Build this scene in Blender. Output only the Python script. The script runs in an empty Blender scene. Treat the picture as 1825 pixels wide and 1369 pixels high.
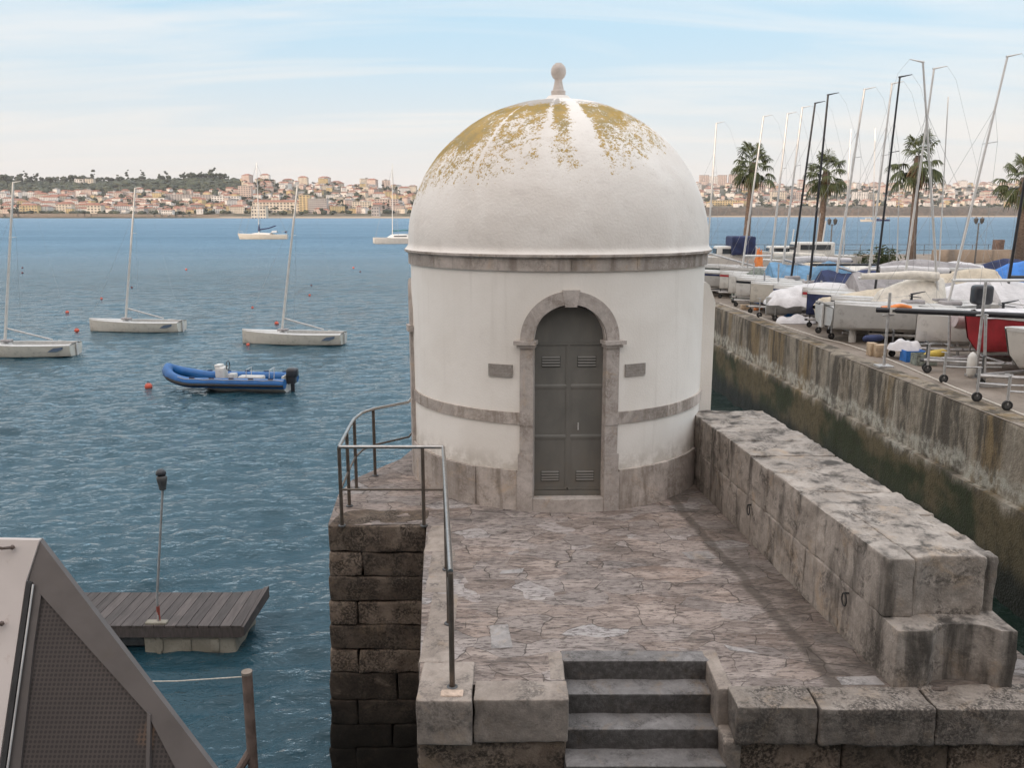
import bpy, bmesh, math, random
from mathutils import Vector, Matrix, noise
from math import sin, cos, pi, radians as R_, atan2, sqrt, exp
random.seed(7)
SC = bpy.context.scene
COL = SC.collection

# ------------------------------------------------------------------ camera
F = 1530.0; PITCH = math.atan(303.5 / F); H = 7.7
cam_d = bpy.data.cameras.new("camera"); cam = bpy.data.objects.new("camera", cam_d); COL.objects.link(cam)
cam_d.sensor_width = 36; cam_d.lens = F / 1825 * 36
cam_d.clip_start = 0.05; cam_d.clip_end = 20000
cam.location = (0, 0, H); cam.rotation_euler = (pi / 2 - PITCH, 0, 0)
SC.camera = cam
SC.render.resolution_x = 1024; SC.render.resolution_y = 769
SC.render.engine = 'CYCLES'
SC.cycles.volume_bounces = 0

# ------------------------------------------------------------------ world
SUN_EL, SUN_AZ = 9.0, 222.0      # azimuth clockwise from +Y: behind the camera, to the left
W = bpy.data.worlds.new("World"); SC.world = W; W.use_nodes = True
nt = W.node_tree; nt.nodes.clear()
def wn(t, **k):
    n = nt.nodes.new(t)
    for a, b in k.items(): setattr(n, a, b)
    return n
def wl(a, b): nt.links.new(a, b)
out = wn('ShaderNodeOutputWorld'); bg = wn('ShaderNodeBackground')
sky = wn('ShaderNodeTexSky', sky_type='NISHITA', sun_disc=False)
sky.sun_elevation = R_(SUN_EL); sky.sun_rotation = R_(SUN_AZ)
sky.air_density = 1.0; sky.dust_density = 1.2; sky.ozone_density = 1.5
tc = wn('ShaderNodeTexCoord'); sep = wn('ShaderNodeSeparateXYZ'); wl(tc.outputs['Generated'], sep.inputs[0])
def wm(op, a, b=None, c=None, clamp=False):
    n = wn('ShaderNodeMath', operation=op); n.use_clamp = clamp
    for i, v in enumerate((a, b, c)):
        if v is None: continue
        if isinstance(v, (int, float)): n.inputs[i].default_value = v
        else: wl(v, n.inputs[i])
    return n.outputs[0]
zz = wm('MAXIMUM', sep.outputs[2], 0.0)
den = wm('ADD', zz, 0.12)
u = wm('DIVIDE', sep.outputs[0], den); v = wm('DIVIDE', sep.outputs[1], den)
cb = wn('ShaderNodeCombineXYZ'); wl(u, cb.inputs[0]); wl(v, cb.inputs[1])
mp = wn('ShaderNodeMapping'); mp.inputs['Rotation'].default_value = (0, 0, R_(-14)); mp.inputs['Scale'].default_value = (0.42, 1.7, 1); wl(cb.outputs[0], mp.inputs[0])
n1 = wn('ShaderNodeTexNoise'); n1.inputs['Scale'].default_value = 1.15; n1.inputs['Detail'].default_value = 7; n1.inputs['Roughness'].default_value = 0.55; n1.inputs['Distortion'].default_value = 0.7
wl(mp.outputs[0], n1.inputs['Vector'])
cr = wn('ShaderNodeMapRange'); cr.inputs[1].default_value = 0.42; cr.inputs[2].default_value = 0.64; wl(n1.outputs[0], cr.inputs[0])
SKYGAIN = 1.0
cloud = wn('ShaderNodeMixRGB'); cloud.inputs['Color1'].default_value = (5.0, 7.0, 8.4, 1); cloud.inputs['Color2'].default_value = (7.4, 8.0, 8.4, 1)
wl(cr.outputs[0], cloud.inputs['Fac'])
# high blue veil over the physical sky, whiter where the cirrus is thick
veil = wn('ShaderNodeMixRGB'); veil.inputs['Fac'].default_value = 0.84; wl(sky.outputs[0], veil.inputs['Color1']); wl(cloud.outputs[0], veil.inputs['Color2'])
hz = wn('ShaderNodeMapRange'); hz.inputs[1].default_value = 0.0; hz.inputs[2].default_value = 0.22; hz.inputs[3].default_value = 0.93; hz.inputs[4].default_value = 0.0; hz.interpolation_type = 'SMOOTHSTEP'
wl(zz, hz.inputs[0])
hor = wn('ShaderNodeMixRGB'); hor.inputs['Color2'].default_value = (7.8, 7.2, 6.65, 1); wl(hz.outputs[0], hor.inputs['Fac']); wl(veil.outputs[0], hor.inputs['Color1'])
hi = wn('ShaderNodeMapRange'); hi.inputs[1].default_value = 0.28; hi.inputs[2].default_value = 0.8; wl(zz, hi.inputs[0])
deep = wn('ShaderNodeMixRGB'); deep.inputs['Color2'].default_value = (15.0, 15.4, 16.2, 1); wl(hi.outputs[0], deep.inputs['Fac']); wl(hor.outputs[0], deep.inputs['Color1'])
# the sunset side of the sky, behind the camera, is warmer
dv = wn('ShaderNodeVectorMath', operation='DOT_PRODUCT'); wl(tc.outputs['Generated'], dv.inputs[0]); dv.inputs[1].default_value = (sin(R_(SUN_AZ)), cos(R_(SUN_AZ)), .12)
wf = wn('ShaderNodeMapRange'); wf.inputs[1].default_value = -.15; wf.inputs[2].default_value = .9; wf.inputs[4].default_value = .8; wl(dv.outputs['Value'], wf.inputs[0])
west = wn('ShaderNodeMixRGB'); west.inputs['Color2'].default_value = (12.0, 10.2, 9.0, 1); wl(wf.outputs[0], west.inputs['Fac']); wl(deep.outputs[0], west.inputs['Color1'])
wl(west.outputs[0], bg.inputs[0]); bg.inputs[1].default_value = 0.084
wl(bg.outputs[0], out.inputs[0])

# ------------------------------------------------------------------ sun
sd = bpy.data.lights.new("sun", 'SUN'); sd.energy = 2.1; sd.angle = R_(1.5); sd.color = (1.0, 0.78, 0.60)
so = bpy.data.objects.new("sun", sd); COL.objects.link(so)
az, el = R_(SUN_AZ), R_(SUN_EL)
sdir = Vector((sin(az) * cos(el), cos(az) * cos(el), sin(el)))
so.rotation_euler = sdir.to_track_quat('Z', 'Y').to_euler(); so.location = sdir * 50
SC.view_settings.view_transform = 'Standard'; SC.view_settings.look = 'None'
SC.view_settings.exposure = 0.55; SC.view_settings.gamma = 1.0

# ------------------------------------------------------------------ pixel helpers (measuring only)
def ray(px, py):
    dx = (px - 912.5) / F; dy = (684.5 - py) / F
    return Vector((dx, cos(PITCH) + dy * sin(PITCH), -sin(PITCH) + dy * cos(PITCH)))
def atz(px, py, z):
    d = ray(px, py); t = (z - H) / d.z
    return Vector((0, 0, H)) + d * t
def aty(px, py, y):
    d = ray(px, py); t = y / d.y
    return Vector((0, 0, H)) + d * t

# ------------------------------------------------------------------ mesh builder
class MB:
    def __init__(s): s.v = []; s.f = []; s.t = []; s.m = []
    def add(s, vs, fs, tint=0.5, mi=0):
        o = len(s.v); s.v += [tuple(p) for p in vs]
        for f in fs: s.f.append([i + o for i in f]); s.t.append(tint); s.m.append(mi)
        return s
    def box(s, c, d, rot=None, tint=0.5, mi=0, taper=1.0):
        x, y, z = d[0] / 2, d[1] / 2, d[2] / 2
        vs = [Vector((a * x * (taper if k > 0 else 1), b * y * (taper if k > 0 else 1), k * z)) for k in (-1, 1) for b in (-1, 1) for a in (-1, 1)]
        if rot is not None:
            M = rot if isinstance(rot, Matrix) else Matrix.Rotation(rot, 3, 'Z')
            vs = [M @ p for p in vs]
        c = Vector(c); vs = [p + c for p in vs]
        return s.add(vs, [(0, 2, 3, 1), (4, 5, 7, 6), (0, 1, 5, 4), (2, 6, 7, 3), (0, 4, 6, 2), (1, 3, 7, 5)], tint, mi)
    def tube(s, pts, r, n=8, r2=None, tint=0.5, mi=0, cap=True, flat=1.0):
        pts = [Vector(p) for p in pts]; k = len(pts); rings = []
        up0 = None
        for i, p in enumerate(pts):
            d = (pts[min(i + 1, k - 1)] - pts[max(i - 1, 0)])
            if d.length < 1e-9: d = Vector((0, 0, 1))
            d.normalize()
            if up0 is None:
                up0 = Vector((0, 0, 1)) if abs(d.z) < .9 else Vector((1, 0, 0))
            a = d.cross(up0).normalized(); b = a.cross(d).normalized(); up0 = b if abs(d.dot(b)) < .9 else up0
            rr = r if r2 is None else r + (r2 - r) * i / (k - 1)
            rings.append([p + (a * cos(2 * pi * j / n) + b * sin(2 * pi * j / n) * flat) * rr for j in range(n)])
        vs = [q for g in rings for q in g]; fs = []
        for i in range(k - 1):
            for j in range(n): fs.append((i * n + j, i * n + (j + 1) % n, (i + 1) * n + (j + 1) % n, (i + 1) * n + j))
        if cap: fs.append(list(range(n))[::-1]); fs.append([(k - 1) * n + j for j in range(n)])
        return s.add(vs, fs, tint, mi)
    def lathe(s, prof, c=(0, 0, 0), n=32, a0=0, a1=2 * pi, tint=0.5, mi=0):
        c = Vector(c); full = abs(a1 - a0 - 2 * pi) < 1e-6; m = n if full else n + 1
        vs = []
        for (r, z) in prof:
            for j in range(m):
                a = a0 + (a1 - a0) * j / n
                vs.append(c + Vector((r * cos(a), r * sin(a), z)))
        fs = []
        for i in range(len(prof) - 1):
            for j in range(n):
                j2 = (j + 1) % m if full else j + 1
                fs.append((i * m + j, i * m + j2, (i + 1) * m + j2, (i + 1) * m + j))
        return s.add(vs, fs, tint, mi)
    def loft(s, rings, closed=False, caps=False, tint=0.5, mi=0):
        n = len(rings[0]); vs = [p for g in rings for p in g]; fs = []
        for i in range(len(rings) - 1):
            for j in range(n if closed else n - 1):
                j2 = (j + 1) % n
                fs.append((i * n + j, i * n + j2, (i + 1) * n + j2, (i + 1) * n + j))
        if caps: fs.append(list(range(n))[::-1]); fs.append([(len(rings) - 1) * n + j for j in range(n)])
        return s.add(vs, fs, tint, mi)
    def prism(s, poly, z0, z1, tint=0.5, mi=0):
        n = len(poly); vs = [(p[0], p[1], z0) for p in poly] + [(p[0], p[1], z1) for p in poly]
        fs = [(j, (j + 1) % n, n + (j + 1) % n, n + j) for j in range(n)] + [list(range(n))[::-1], list(range(n, 2 * n))]
        return s.add(vs, fs, tint, mi)
    def ico(s, c, r, sub=1, jit=0, sc=(1, 1, 1), tint=0.5, mi=0, rnd=random):
        bm = bmesh.new(); bmesh.ops.create_icosphere(bm, subdivisions=sub, radius=1)
        c = Vector(c); bm.verts.ensure_lookup_table()
        vs = []
        for q in bm.verts:
            k = r * (1 + rnd.uniform(-jit, jit)); vs.append(c + Vector((q.co.x * k * sc[0], q.co.y * k * sc[1], q.co.z * k * sc[2])))
        fs = [[w.index for w in f.verts] for f in bm.faces]; bm.free()
        return s.add(vs, fs, tint, mi)
    def rock(s, lo, hi, r=0.03, amp=0.01, freq=3.0, step=0.09, tint=0.5, warp=None, mi=0, M=None):
        """a dressed stone block: rounded arrises, rough faces"""
        lo, hi = Vector(lo), Vector(hi); c = (lo + hi) / 2; h = (hi - lo) / 2
        r = min(r, h.x * .9, h.y * .9, h.z * .9)
        def ticks(q):
            k = max(1, int(round(2 * (q - r) / step)))
            return [-q, -q + r * .35] + [-(q - r) + 2 * (q - r) * i / k for i in range(k + 1)] + [q - r * .35, q]
        T = [ticks(h.x), ticks(h.y), ticks(h.z)]; off = Vector((tint * 37, tint * 11, tint * 23))
        for ax in range(3):
            b, d = (ax + 1) % 3, (ax + 2) % 3
            for sg in (-1, 1):
                vs = []; nb, nd = len(T[b]), len(T[d])
                for i in T[b]:
                    for j in T[d]:
                        p = Vector((0, 0, 0)); p[ax] = sg * h[ax]; p[b] = i; p[d] = j
                        q = Vector([max(-(h[k] - r), min(h[k] - r, p[k])) for k in range(3)])
                        e = (p - q); e = e.normalized() if e.length > 0 else Vector((0, 0, 0))
                        p = q + e * r
                        w = p + c
                        a = noise.fractal((w + off) * freq, 0.9, 2.0, 3) * amp
                        p = p + e * a
                        w = p + c
                        if warp: w = warp(w)
                        if M is not None: w = M @ w
                        vs.append(w)
                fs = []
                for i in range(nb - 1):
                    for j in range(nd - 1):
                        q4 = (i * nd + j, (i + 1) * nd + j, (i + 1) * nd + j + 1, i * nd + j + 1)
                        fs.append(q4 if sg > 0 else q4[::-1])
                s.add(vs, fs, tint, mi)
        return s
    def build(s, name, mats, parent=None, loc=None, sharp=40, smooth=True):
        me = bpy.data.meshes.new(name)
        o3 = Vector(loc) if loc is not None else Vector((0, 0, 0))
        me.from_pydata([tuple(Vector(p) - o3) for p in s.v] if loc is not None else s.v, [], s.f)
        if not isinstance(mats, (list, tuple)): mats = [mats]
        for m in mats: me.materials.append(m)
        if len(mats) > 1: me.polygons.foreach_set('material_index', s.m)
        at = me.attributes.new('tint', 'FLOAT', 'FACE'); at.data.foreach_set('value', s.t)
        if smooth:
            me.polygons.foreach_set('use_smooth', [True] * len(me.polygons))
            me.update()
            me.set_sharp_from_angle(angle=R_(sharp))
        me.update()
        o = bpy.data.objects.new(name, me); COL.objects.link(o)
        o.location = o3
        if parent is not None: o.parent = parent
        return o
def tag(o, label=None, cat=None, group=None, kind=None):
    if label: o['label'] = label
    if cat: o['category'] = cat
    if group: o['group'] = group
    if kind: o['kind'] = kind
    return o
def empty(name, loc=(0, 0, 0), rz=0):
    o = bpy.data.objects.new(name, None); COL.objects.link(o); o.location = loc; o.rotation_euler = (0, 0, rz); o.empty_display_size = .3
    return o
def kids(o): return list(o.children)
def dup(o, parent=None):
    c = o.copy(); COL.objects.link(c)
    if parent is not None: c.parent = parent
    for k in kids(o): dup(k, c)
    return c

# ------------------------------------------------------------------ materials
class NT:
    def __init__(s, name):
        s.m = bpy.data.materials.new(name); s.m.use_nodes = True; s.t = s.m.node_tree
        s.b = s.t.nodes['Principled BSDF']; s.tc = s.n('ShaderNodeTexCoord')
    def n(s, t, **k):
        q = s.t.nodes.new(t)
        for a, b in k.items(): setattr(q, a, b)
        return q
    def put(s, sock, v):
        if isinstance(v, (int, float)):
            sock.default_value = v
        elif isinstance(v, (tuple, list)):
            sock.default_value = tuple(v) + ((1,) if len(v) == 3 and len(sock.default_value) == 4 else ())
        else: s.t.links.new(v, sock)
    def math(s, op, a, b=None, c=None, clamp=False):
        q = s.n('ShaderNodeMath', operation=op); q.use_clamp = clamp
        for i, v in enumerate((a, b, c)):
            if v is not None: s.put(q.inputs[i], v)
        return q.outputs[0]
    def map(s, scale=(1, 1, 1), rot=(0, 0, 0), loc=(0, 0, 0), src='Object'):
        q = s.n('ShaderNodeMapping'); s.put(q.inputs[0], s.tc.outputs[src] if isinstance(src, str) else src)
        q.inputs['Scale'].default_value = scale; q.inputs['Rotation'].default_value = rot; q.inputs['Location'].default_value = loc
        return q.outputs[0]
    def noise(s, vec, scale, detail=5, rough=.55, dist=0, col=False):
        q = s.n('ShaderNodeTexNoise'); s.put(q.inputs['Vector'], vec); q.inputs['Scale'].default_value = scale
        q.inputs['Detail'].default_value = detail; q.inputs['Roughness'].default_value = rough; q.inputs['Distortion'].default_value = dist
        return q.outputs[1 if col else 0]
    def vor(s, vec, scale, feature='F1', out='Distance', rand=1.0):
        q = s.n('ShaderNodeTexVoronoi', feature=feature); s.put(q.inputs['Vector'], vec); q.inputs['Scale'].default_value = scale
        q.inputs['Randomness'].default_value = rand
        return q.outputs[out]
    def ramp(s, fac, a, b, lo=0., hi=1., smooth=True):
        q = s.n('ShaderNodeMapRange'); s.put(q.inputs[0], fac); q.inputs[1].default_value = a; q.inputs[2].default_value = b
        q.inputs[3].default_value = lo; q.inputs[4].default_value = hi
        if smooth: q.interpolation_type = 'SMOOTHSTEP'
        return q.outputs[0]
    def mix(s, f, a, b, mode='MIX'):
        q = s.n('ShaderNodeMixRGB', blend_type=mode); s.put(q.inputs[0], f); s.put(q.inputs[1], a); s.put(q.inputs[2], b)
        return q.outputs[0]
    def attr(s, name='tint'):
        return s.n('ShaderNodeAttribute', attribute_name=name).outputs['Fac']
    def xyz(s, vec=None):
        q = s.n('ShaderNodeSeparateXYZ'); s.put(q.inputs[0], vec if vec is not None else s.tc.outputs['Object']); return q.outputs
    def bump(s, h, strength=.5, dist=.02, prev=None):
        q = s.n('ShaderNodeBump'); s.put(q.inputs['Height'], h); q.inputs['Strength'].default_value = strength; q.inputs['Distance'].default_value = dist
        if prev is not None: s.t.links.new(prev, q.inputs['Normal'])
        return q.outputs[0]
    def fin(s, col, rough=.6, bump=None, metal=0, spec=None):
        s.put(s.b.inputs['Base Color'], col); s.put(s.b.inputs['Roughness'], rough); s.put(s.b.inputs['Metallic'], metal)
        if spec is not None: s.b.inputs['Specular IOR Level'].default_value = spec
        if bump is not None: s.t.links.new(bump, s.b.inputs['Normal'])
        return s.m
_simple = {}
def paint(name, col, rough=.45, var=.12, scale=3, metal=0, bump=0.0, dirt=0.0):
    """painted, moulded or woven surface with a little unevenness"""
    if name in _simple: return _simple[name]
    t = NT(name); v = t.map()
    f = t.noise(v, scale, 5, .6)
    c = t.mix(t.ramp(f, .3, .7), tuple(x * (1 - var) for x in col), tuple(min(1, x * (1 + var)) for x in col))
    if dirt: c = t.mix(t.math('MULTIPLY', t.ramp(t.noise(v, scale * 2.3, 6, .7), .52, .72), dirt), c, (.09, .075, .06))
    b = t.bump(t.noise(v, scale * 4, 4), bump, .02) if bump else None
    _simple[name] = t.fin(c, rough, b, metal)
    return _simple[name]

def stone(name, a, b, dark=(.05, .045, .04), lichen=.5, sc=1.0, bump=.6, tintamp=.35, streak=False, thr=.56, wet=False, crust_shade=0):
    t = NT(name); v = t.map()
    f1 = t.noise(v, 1.6 * sc, 6, .6, .4); f2 = t.noise(v, 9 * sc, 6, .65); f3 = t.noise(v, 45 * sc, 4, .6)
    c = t.mix(t.ramp(f1, .3, .7), a, b)
    c = t.mix(t.ramp(f2, .35, .75, 0, .45), c, tuple(x * .62 for x in a))
    c = t.mix(t.ramp(f3, .5, .8, 0, .35), c, tuple(min(.8, x * 1.35) for x in b))
    tv = t.ramp(t.attr(), 0, 1, 1 - tintamp, 1 + tintamp, False)
    c = t.mix(1, c, tv, 'MULTIPLY')
    # ochre iron bloom and pale lime wash in patches
    ob = t.noise(t.map(loc=(7, 3, 1)), 1.9 * sc, 7, .7, .8)
    c = t.mix(t.ramp(ob, .52, .70, 0, .5), c, (b[0] * 1.02, b[0] * .74, b[0] * .48))
    c = t.mix(t.ramp(ob, .46, .30, 0, .45), c, tuple(min(.8, x * 1.28) for x in b))
    # iron and dirt stains
    if streak:
        vs = t.map((2.4, 2.4, .35)); s1 = t.noise(vs, 1.7, 7, .6, .3)
        c = t.mix(t.ramp(s1, .47, .68, 0, .85 * lichen + .2), c, dark)
    l1 = t.noise(v, 2.3 * sc, 8, .72, .6); l2 = t.noise(v, 26 * sc, 5, .7)
    lm = t.math('MULTIPLY', t.ramp(l1, thr - .09, thr + .1), t.ramp(l2, .38, .56))
    c = t.mix(t.math('MULTIPLY', lm, lichen), c, dark)
    if crust_shade:   # shade of upright faces painted in by normal, with some dark staining
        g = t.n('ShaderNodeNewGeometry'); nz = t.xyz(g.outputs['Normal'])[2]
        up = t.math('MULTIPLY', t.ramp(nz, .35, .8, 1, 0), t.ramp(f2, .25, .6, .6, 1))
        c = t.mix(t.math('MULTIPLY', up, crust_shade), c, dark)
    if wet:   # algae and damp below the tide line
        zz_ = t.math('ADD', t.xyz()[2], t.math('MULTIPLY', t.math('SUBTRACT', f1, .5), .8))
        c = t.mix(t.ramp(zz_, .7, 1.5, .85, 0), c, (.012, .011, .009))
    h = t.math('ADD', t.math('MULTIPLY', f2, .7), t.math('MULTIPLY', f3, .3))
    return t.fin(c, .9, t.bump(h, bump, .03), spec=.25)

M = {}
M['stone_grey'] = stone('stone_grey', (.24, .20, .17), (.35, .30, .26), dark=(.085, .075, .068), lichen=.8, sc=1.3, crust_shade=.35)
M['stone_parapet'] = stone('stone_parapet', (.27, .237, .207), (.40, .355, .315), dark=(.055, .049, .043), lichen=.85, streak=True, sc=1.2, bump=.8, crust_shade=.12)
M['stone_edge'] = stone('stone_edge', (.235, .20, .17), (.37, .325, .285), dark=(.05, .044, .04), lichen=.9, sc=1.6, bump=.9, thr=.5, crust_shade=.62)
M['stone_wall'] = stone('stone_wall', (.125, .092, .07), (.21, .165, .13), dark=(.028, .023, .019), lichen=.9, sc=1.4, bump=1.0, tintamp=.75, thr=.47, wet=True)
M['stone_step'] = stone('stone_step', (.15, .14, .135), (.235, .222, .216), dark=(.03, .027, .025), lichen=.6, sc=2.0, bump=.8, thr=.55, crust_shade=.72)
M['stone_trim'] = stone('stone_trim', (.42, .37, .335), (.53, .48, .445), dark=(.13, .10, .075), lichen=.5, sc=1.2, bump=.35, tintamp=.12)
M['plinth_stone'] = stone('plinth_stone', (.43, .38, .34), (.56, .50, .46), dark=(.17, .135, .105), lichen=.5, sc=.9, bump=.5, tintamp=.28, streak=True, thr=.53)

def paving_mat():
    t = NT('paving'); X = t.xyz()
    w = t.noise(t.map((1, 1, 1)), 1.3, 3, .5, 0, True)
    vv = t.n('ShaderNodeVectorMath', operation='SUBTRACT'); t.put(vv.inputs[0], w); vv.inputs[1].default_value = (.5, .5, .5)
    sc_ = t.n('ShaderNodeVectorMath', operation='SCALE'); t.put(sc_.inputs[0], vv.outputs[0]); sc_.inputs['Scale'].default_value = .6
    ad = t.n('ShaderNodeVectorMath', operation='ADD'); t.put(ad.inputs[0], t.map((1.0, 1.55, 1), (0, 0, R_(4)))); t.put(ad.inputs[1], sc_.outputs[0])
    P = ad.outputs[0]
    edge = t.vor(P, 2.3, 'DISTANCE_TO_EDGE', rand=.85)
    cell = t.vor(P, 2.3, 'F1', 'Color', .85)
    cs = t.n('ShaderNodeSeparateColor'); t.put(cs.inputs[0], cell)
    gap = t.noise(t.map(), 2.2, 3, .6)
    crack = t.math('LESS_THAN', edge, t.ramp(gap, .40, .60, .0, .020))
    # second, larger joint system
    e2 = t.vor(t.map((.75, 1.15, 1), loc=(3, 1, 0)), 1.2, 'DISTANCE_TO_EDGE')
    crack = t.math('MAXIMUM', crack, t.math('LESS_THAN', e2, t.ramp(gap, .5, .7, 0, .012)))
    vst = t.map((1.0, 3.2, 1), (0, 0, R_(3)))
    f1 = t.noise(vst, 2.0, 8, .65, .5); f2 = t.noise(vst, 11, 7, .7, .2); f3 = t.noise(t.map(), 60, 3)
    c = t.mix(t.ramp(f1, .36, .62), (.215, .165, .138), (.40, .325, .28))
    c = t.mix(t.ramp(cs.outputs[0], .0, 1, 0, .6), c, (.33, .30, .285)); c = t.mix(1, c, t.ramp(cs.outputs[1], 0, 1, .80, 1.14), 'MULTIPLY')
    c = t.mix(t.math('MULTIPLY', t.math('GREATER_THAN', cs.outputs[1], .90), .5), c, (.46, .45, .45))
    c = t.mix(t.math('MULTIPLY', t.math('GREATER_THAN', cs.outputs[2], .86), .22), c, (.38, .27, .21))
    c = t.mix(t.ramp(f3, .5, .8, 0, .3), c, (.45, .40, .37))
    # thin dark pits and layers in the worn limestone
    c = t.mix(t.ramp(f2, .51, .60, 0, .8), c, (.095, .075, .068))
    f4 = t.noise(t.map((1.0, 4.5, 1), (0, 0, R_(-5)), (3, 3, 0)), 5, 8, .75, .4); c = t.mix(t.ramp(f4, .56, .64, 0, .45), c, (.50, .44, .41)); c = t.mix(t.ramp(f4, .46, .37, 0, .65), c, (.10, .08, .072))
    # dirt patches
    d1 = t.noise(t.map((1, 2.2, 1), loc=(2, 7, 0)), 1.1, 8, .7, .8)
    c = t.mix(t.math('MULTIPLY', t.ramp(d1, .50, .66), t.ramp(f2, .36, .55, .1, .75)), c, (.085, .075, .07))
    # drain run and damp strip beside the parapet
    wob = t.math('MULTIPLY', t.math('SUBTRACT', t.noise(t.map(), 1.4, 5), .5), .25)
    xl = t.math('ADD', t.math('SUBTRACT', X[0], t.math('MULTIPLY_ADD', X[1], -.105, 3.52)), wob)   # distance from drain line
    line = t.math('SUBTRACT', 1, t.ramp(t.math('ABSOLUTE', xl), .03, .12))
    damp = t.math('MULTIPLY', t.ramp(xl, .0, .12), .55)
    c = t.mix(t.math('MAXIMUM', t.math('MULTIPLY', line, .75), t.math('MULTIPLY', damp, t.ramp(d1, .3, .6, .35, 1))), c, (.085, .07, .058))
    c = t.mix(t.math('MULTIPLY', crack, .68), c, (.055, .045, .038))
    h = t.math('SUBTRACT', t.math('ADD', t.math('MULTIPLY', f2, -.6), t.math('MULTIPLY', cs.outputs[0], .25)), t.math('MULTIPLY', crack, .6))
    return t.fin(c, .88, t.bump(h, 1.0, .04), spec=.3)
M['paving'] = paving_mat()

def plaster_mat(name='white_plaster'):
    t = NT(name); v = t.map(); X = t.xyz()
    f = t.noise(v, .9, 6, .6, .5); g = t.noise(v, 6, 6, .65)
    c = t.mix(t.ramp(f, .32, .7), (.80, .755, .695), (.87, .83, .775))
    st = t.noise(t.map((5, 5, .28)), 1.2, 6, .6, .2)
    c = t.mix(t.ramp(st, .55, .78, 0, .22), c, (.50, .45, .39))
    c = t.mix(t.ramp(g, .55, .8, 0, .14), c, (.55, .5, .45))
    # splash dirt just above the plinth
    lo = t.ramp(X[2], .58, .92, 1, 0)
    c = t.mix(t.math('MULTIPLY', lo, t.ramp(g, .35, .6, .0, .5)), c, (.42, .37, .31))
    h = t.math('ADD', t.math('MULTIPLY', t.noise(v, 2.2, 4), 1.6), t.noise(v, 40, 3))
    return t.fin(c, .85, t.bump(h, .13, .03), spec=.25)
M['plaster'] = plaster_mat()

def dome_mat():
    t = NT('dome_render'); v = t.map()
    f = t.noise(v, .9, 6, .6, .5); g = t.noise(v, 5, 6, .65)
    c = t.mix(t.ramp(f, .32, .7), (.74, .69, .635), (.84, .80, .75))
    c = t.mix(t.ramp(g, .5, .78, 0, .3), c, (.52, .47, .43))
    moss = t.attr('moss'); gre = t.attr('grey')
    sp = t.noise(v, 11, 7, .8); sp2 = t.noise(v, 38, 4, .75)
    s = t.math('ADD', t.math('MULTIPLY', sp, .6), t.math('MULTIPLY', sp2, .4))
    mask = t.ramp(t.math('SUBTRACT', t.math('MULTIPLY_ADD', moss, .285, .325), s), -.015, .02)
    gm = t.ramp(t.math('SUBTRACT', t.math('MULTIPLY_ADD', gre, .36, .30), s), -.03, .06)
    c = t.mix(t.math('MULTIPLY', gm, .7), c, (.235, .21, .19))
    mc = t.mix(t.ramp(t.noise(v, 5.5, 5, .6), .38, .62), (.42, .26, .035), (.29, .205, .045))
    mc = t.mix(t.ramp(sp2, .45, .7, 0, .6), mc, (.16, .125, .07))
    c = t.mix(t.math('MULTIPLY', mask, .88), c, mc)
    h = t.math('ADD', t.math('MULTIPLY', t.noise(v, 2, 4), 2.2), t.math('ADD', t.noise(v, 30, 3), t.math('MULTIPLY', mask, .8)))
    return t.fin(c, .9, t.bump(h, .2, .03), spec=.2)
M['dome'] = dome_mat()

def quay_wall_mat():
    t = NT('quay_wall_concrete'); X = t.xyz(); v = t.map()
    g = t.noise(t.map((1.0, 1.0, .35)), 1.6, 7, .6, .3); s2 = t.noise(t.map((1.3, 1.3, .2)), 1.5, 8, .72, .4); f = t.noise(v, 5, 6, .65)
    c = t.mix(t.ramp(f, .3, .7), (.20, .17, .13), (.31, .265, .21))
    c = t.mix(t.ramp(t.noise(t.map((.7, .7, .10), loc=(4, 4, 0)), 1.4, 6), .5, .62, 0, .7), c, (.19, .125, .05))
    c = t.mix(t.ramp(s2, .43, .58, 0, .85), c, (.06, .052, .042))
    c = t.mix(t.ramp(t.noise(t.map((2.2, 2.2, .16), loc=(9, 2, 0)), 1.4, 6, .7), .6, .7, 0, .7), c, (.40, .37, .31))
    z = t.math('ADD', X[2], t.math('MULTIPLY', t.math('SUBTRACT', g, .5), .9))
    band = t.math('MULTIPLY', t.ramp(z, 1.95, 2.1), t.ramp(z, 2.35, 2.55, 1, 0))
    c = t.mix(t.math('MULTIPLY', band, t.ramp(f, .4, .6, .15, .8)), c, (.42, .40, .34))
    low = t.ramp(z, 1.75, 2.05, 1, 0)
    lowc = t.mix(t.ramp(t.noise(t.map((.22, .22, .3)), 1.5, 5), .44, .54), (.11, .088, .05), (.036, .042, .02))
    lowc = t.mix(t.ramp(f, .45, .7, 0, .6), lowc, (.035, .03, .018))
    c = t.mix(low, c, lowc)
    vd = t.ramp(z, .45, 1.1, 1, 0)
    c = t.mix(t.math('MULTIPLY', vd, .93), c, (.012, .013, .009))
    return t.fin(c, t.ramp(z, 0, 1.6, .45, .9), t.bump(t.math('ADD', f, t.noise(v, 22, 4)), .6, .05), spec=.3)
M['quay_wall'] = quay_wall_mat()
def concrete(name, a, b, sc=1.0, dirt=.5):
    t = NT(name); v = t.map()
    f = t.noise(v, .55 * sc, 7, .6, .6); g = t.noise(v, 7 * sc, 6, .7)
    c = t.mix(t.ramp(f, .32, .68), a, b)
    c = t.mix(t.ramp(g, .5, .75, 0, dirt), c, tuple(x * .45 for x in a))
    c = t.mix(t.ramp(t.noise(v, 40 * sc, 3), .5, .75, 0, .3), c, tuple(x * 1.4 for x in b))
    return t.fin(c, .9, t.bump(g, .5, .02), spec=.3)
M['quay_top'] = concrete('quay_top', (.185, .152, .122), (.28, .235, .195))
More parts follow.
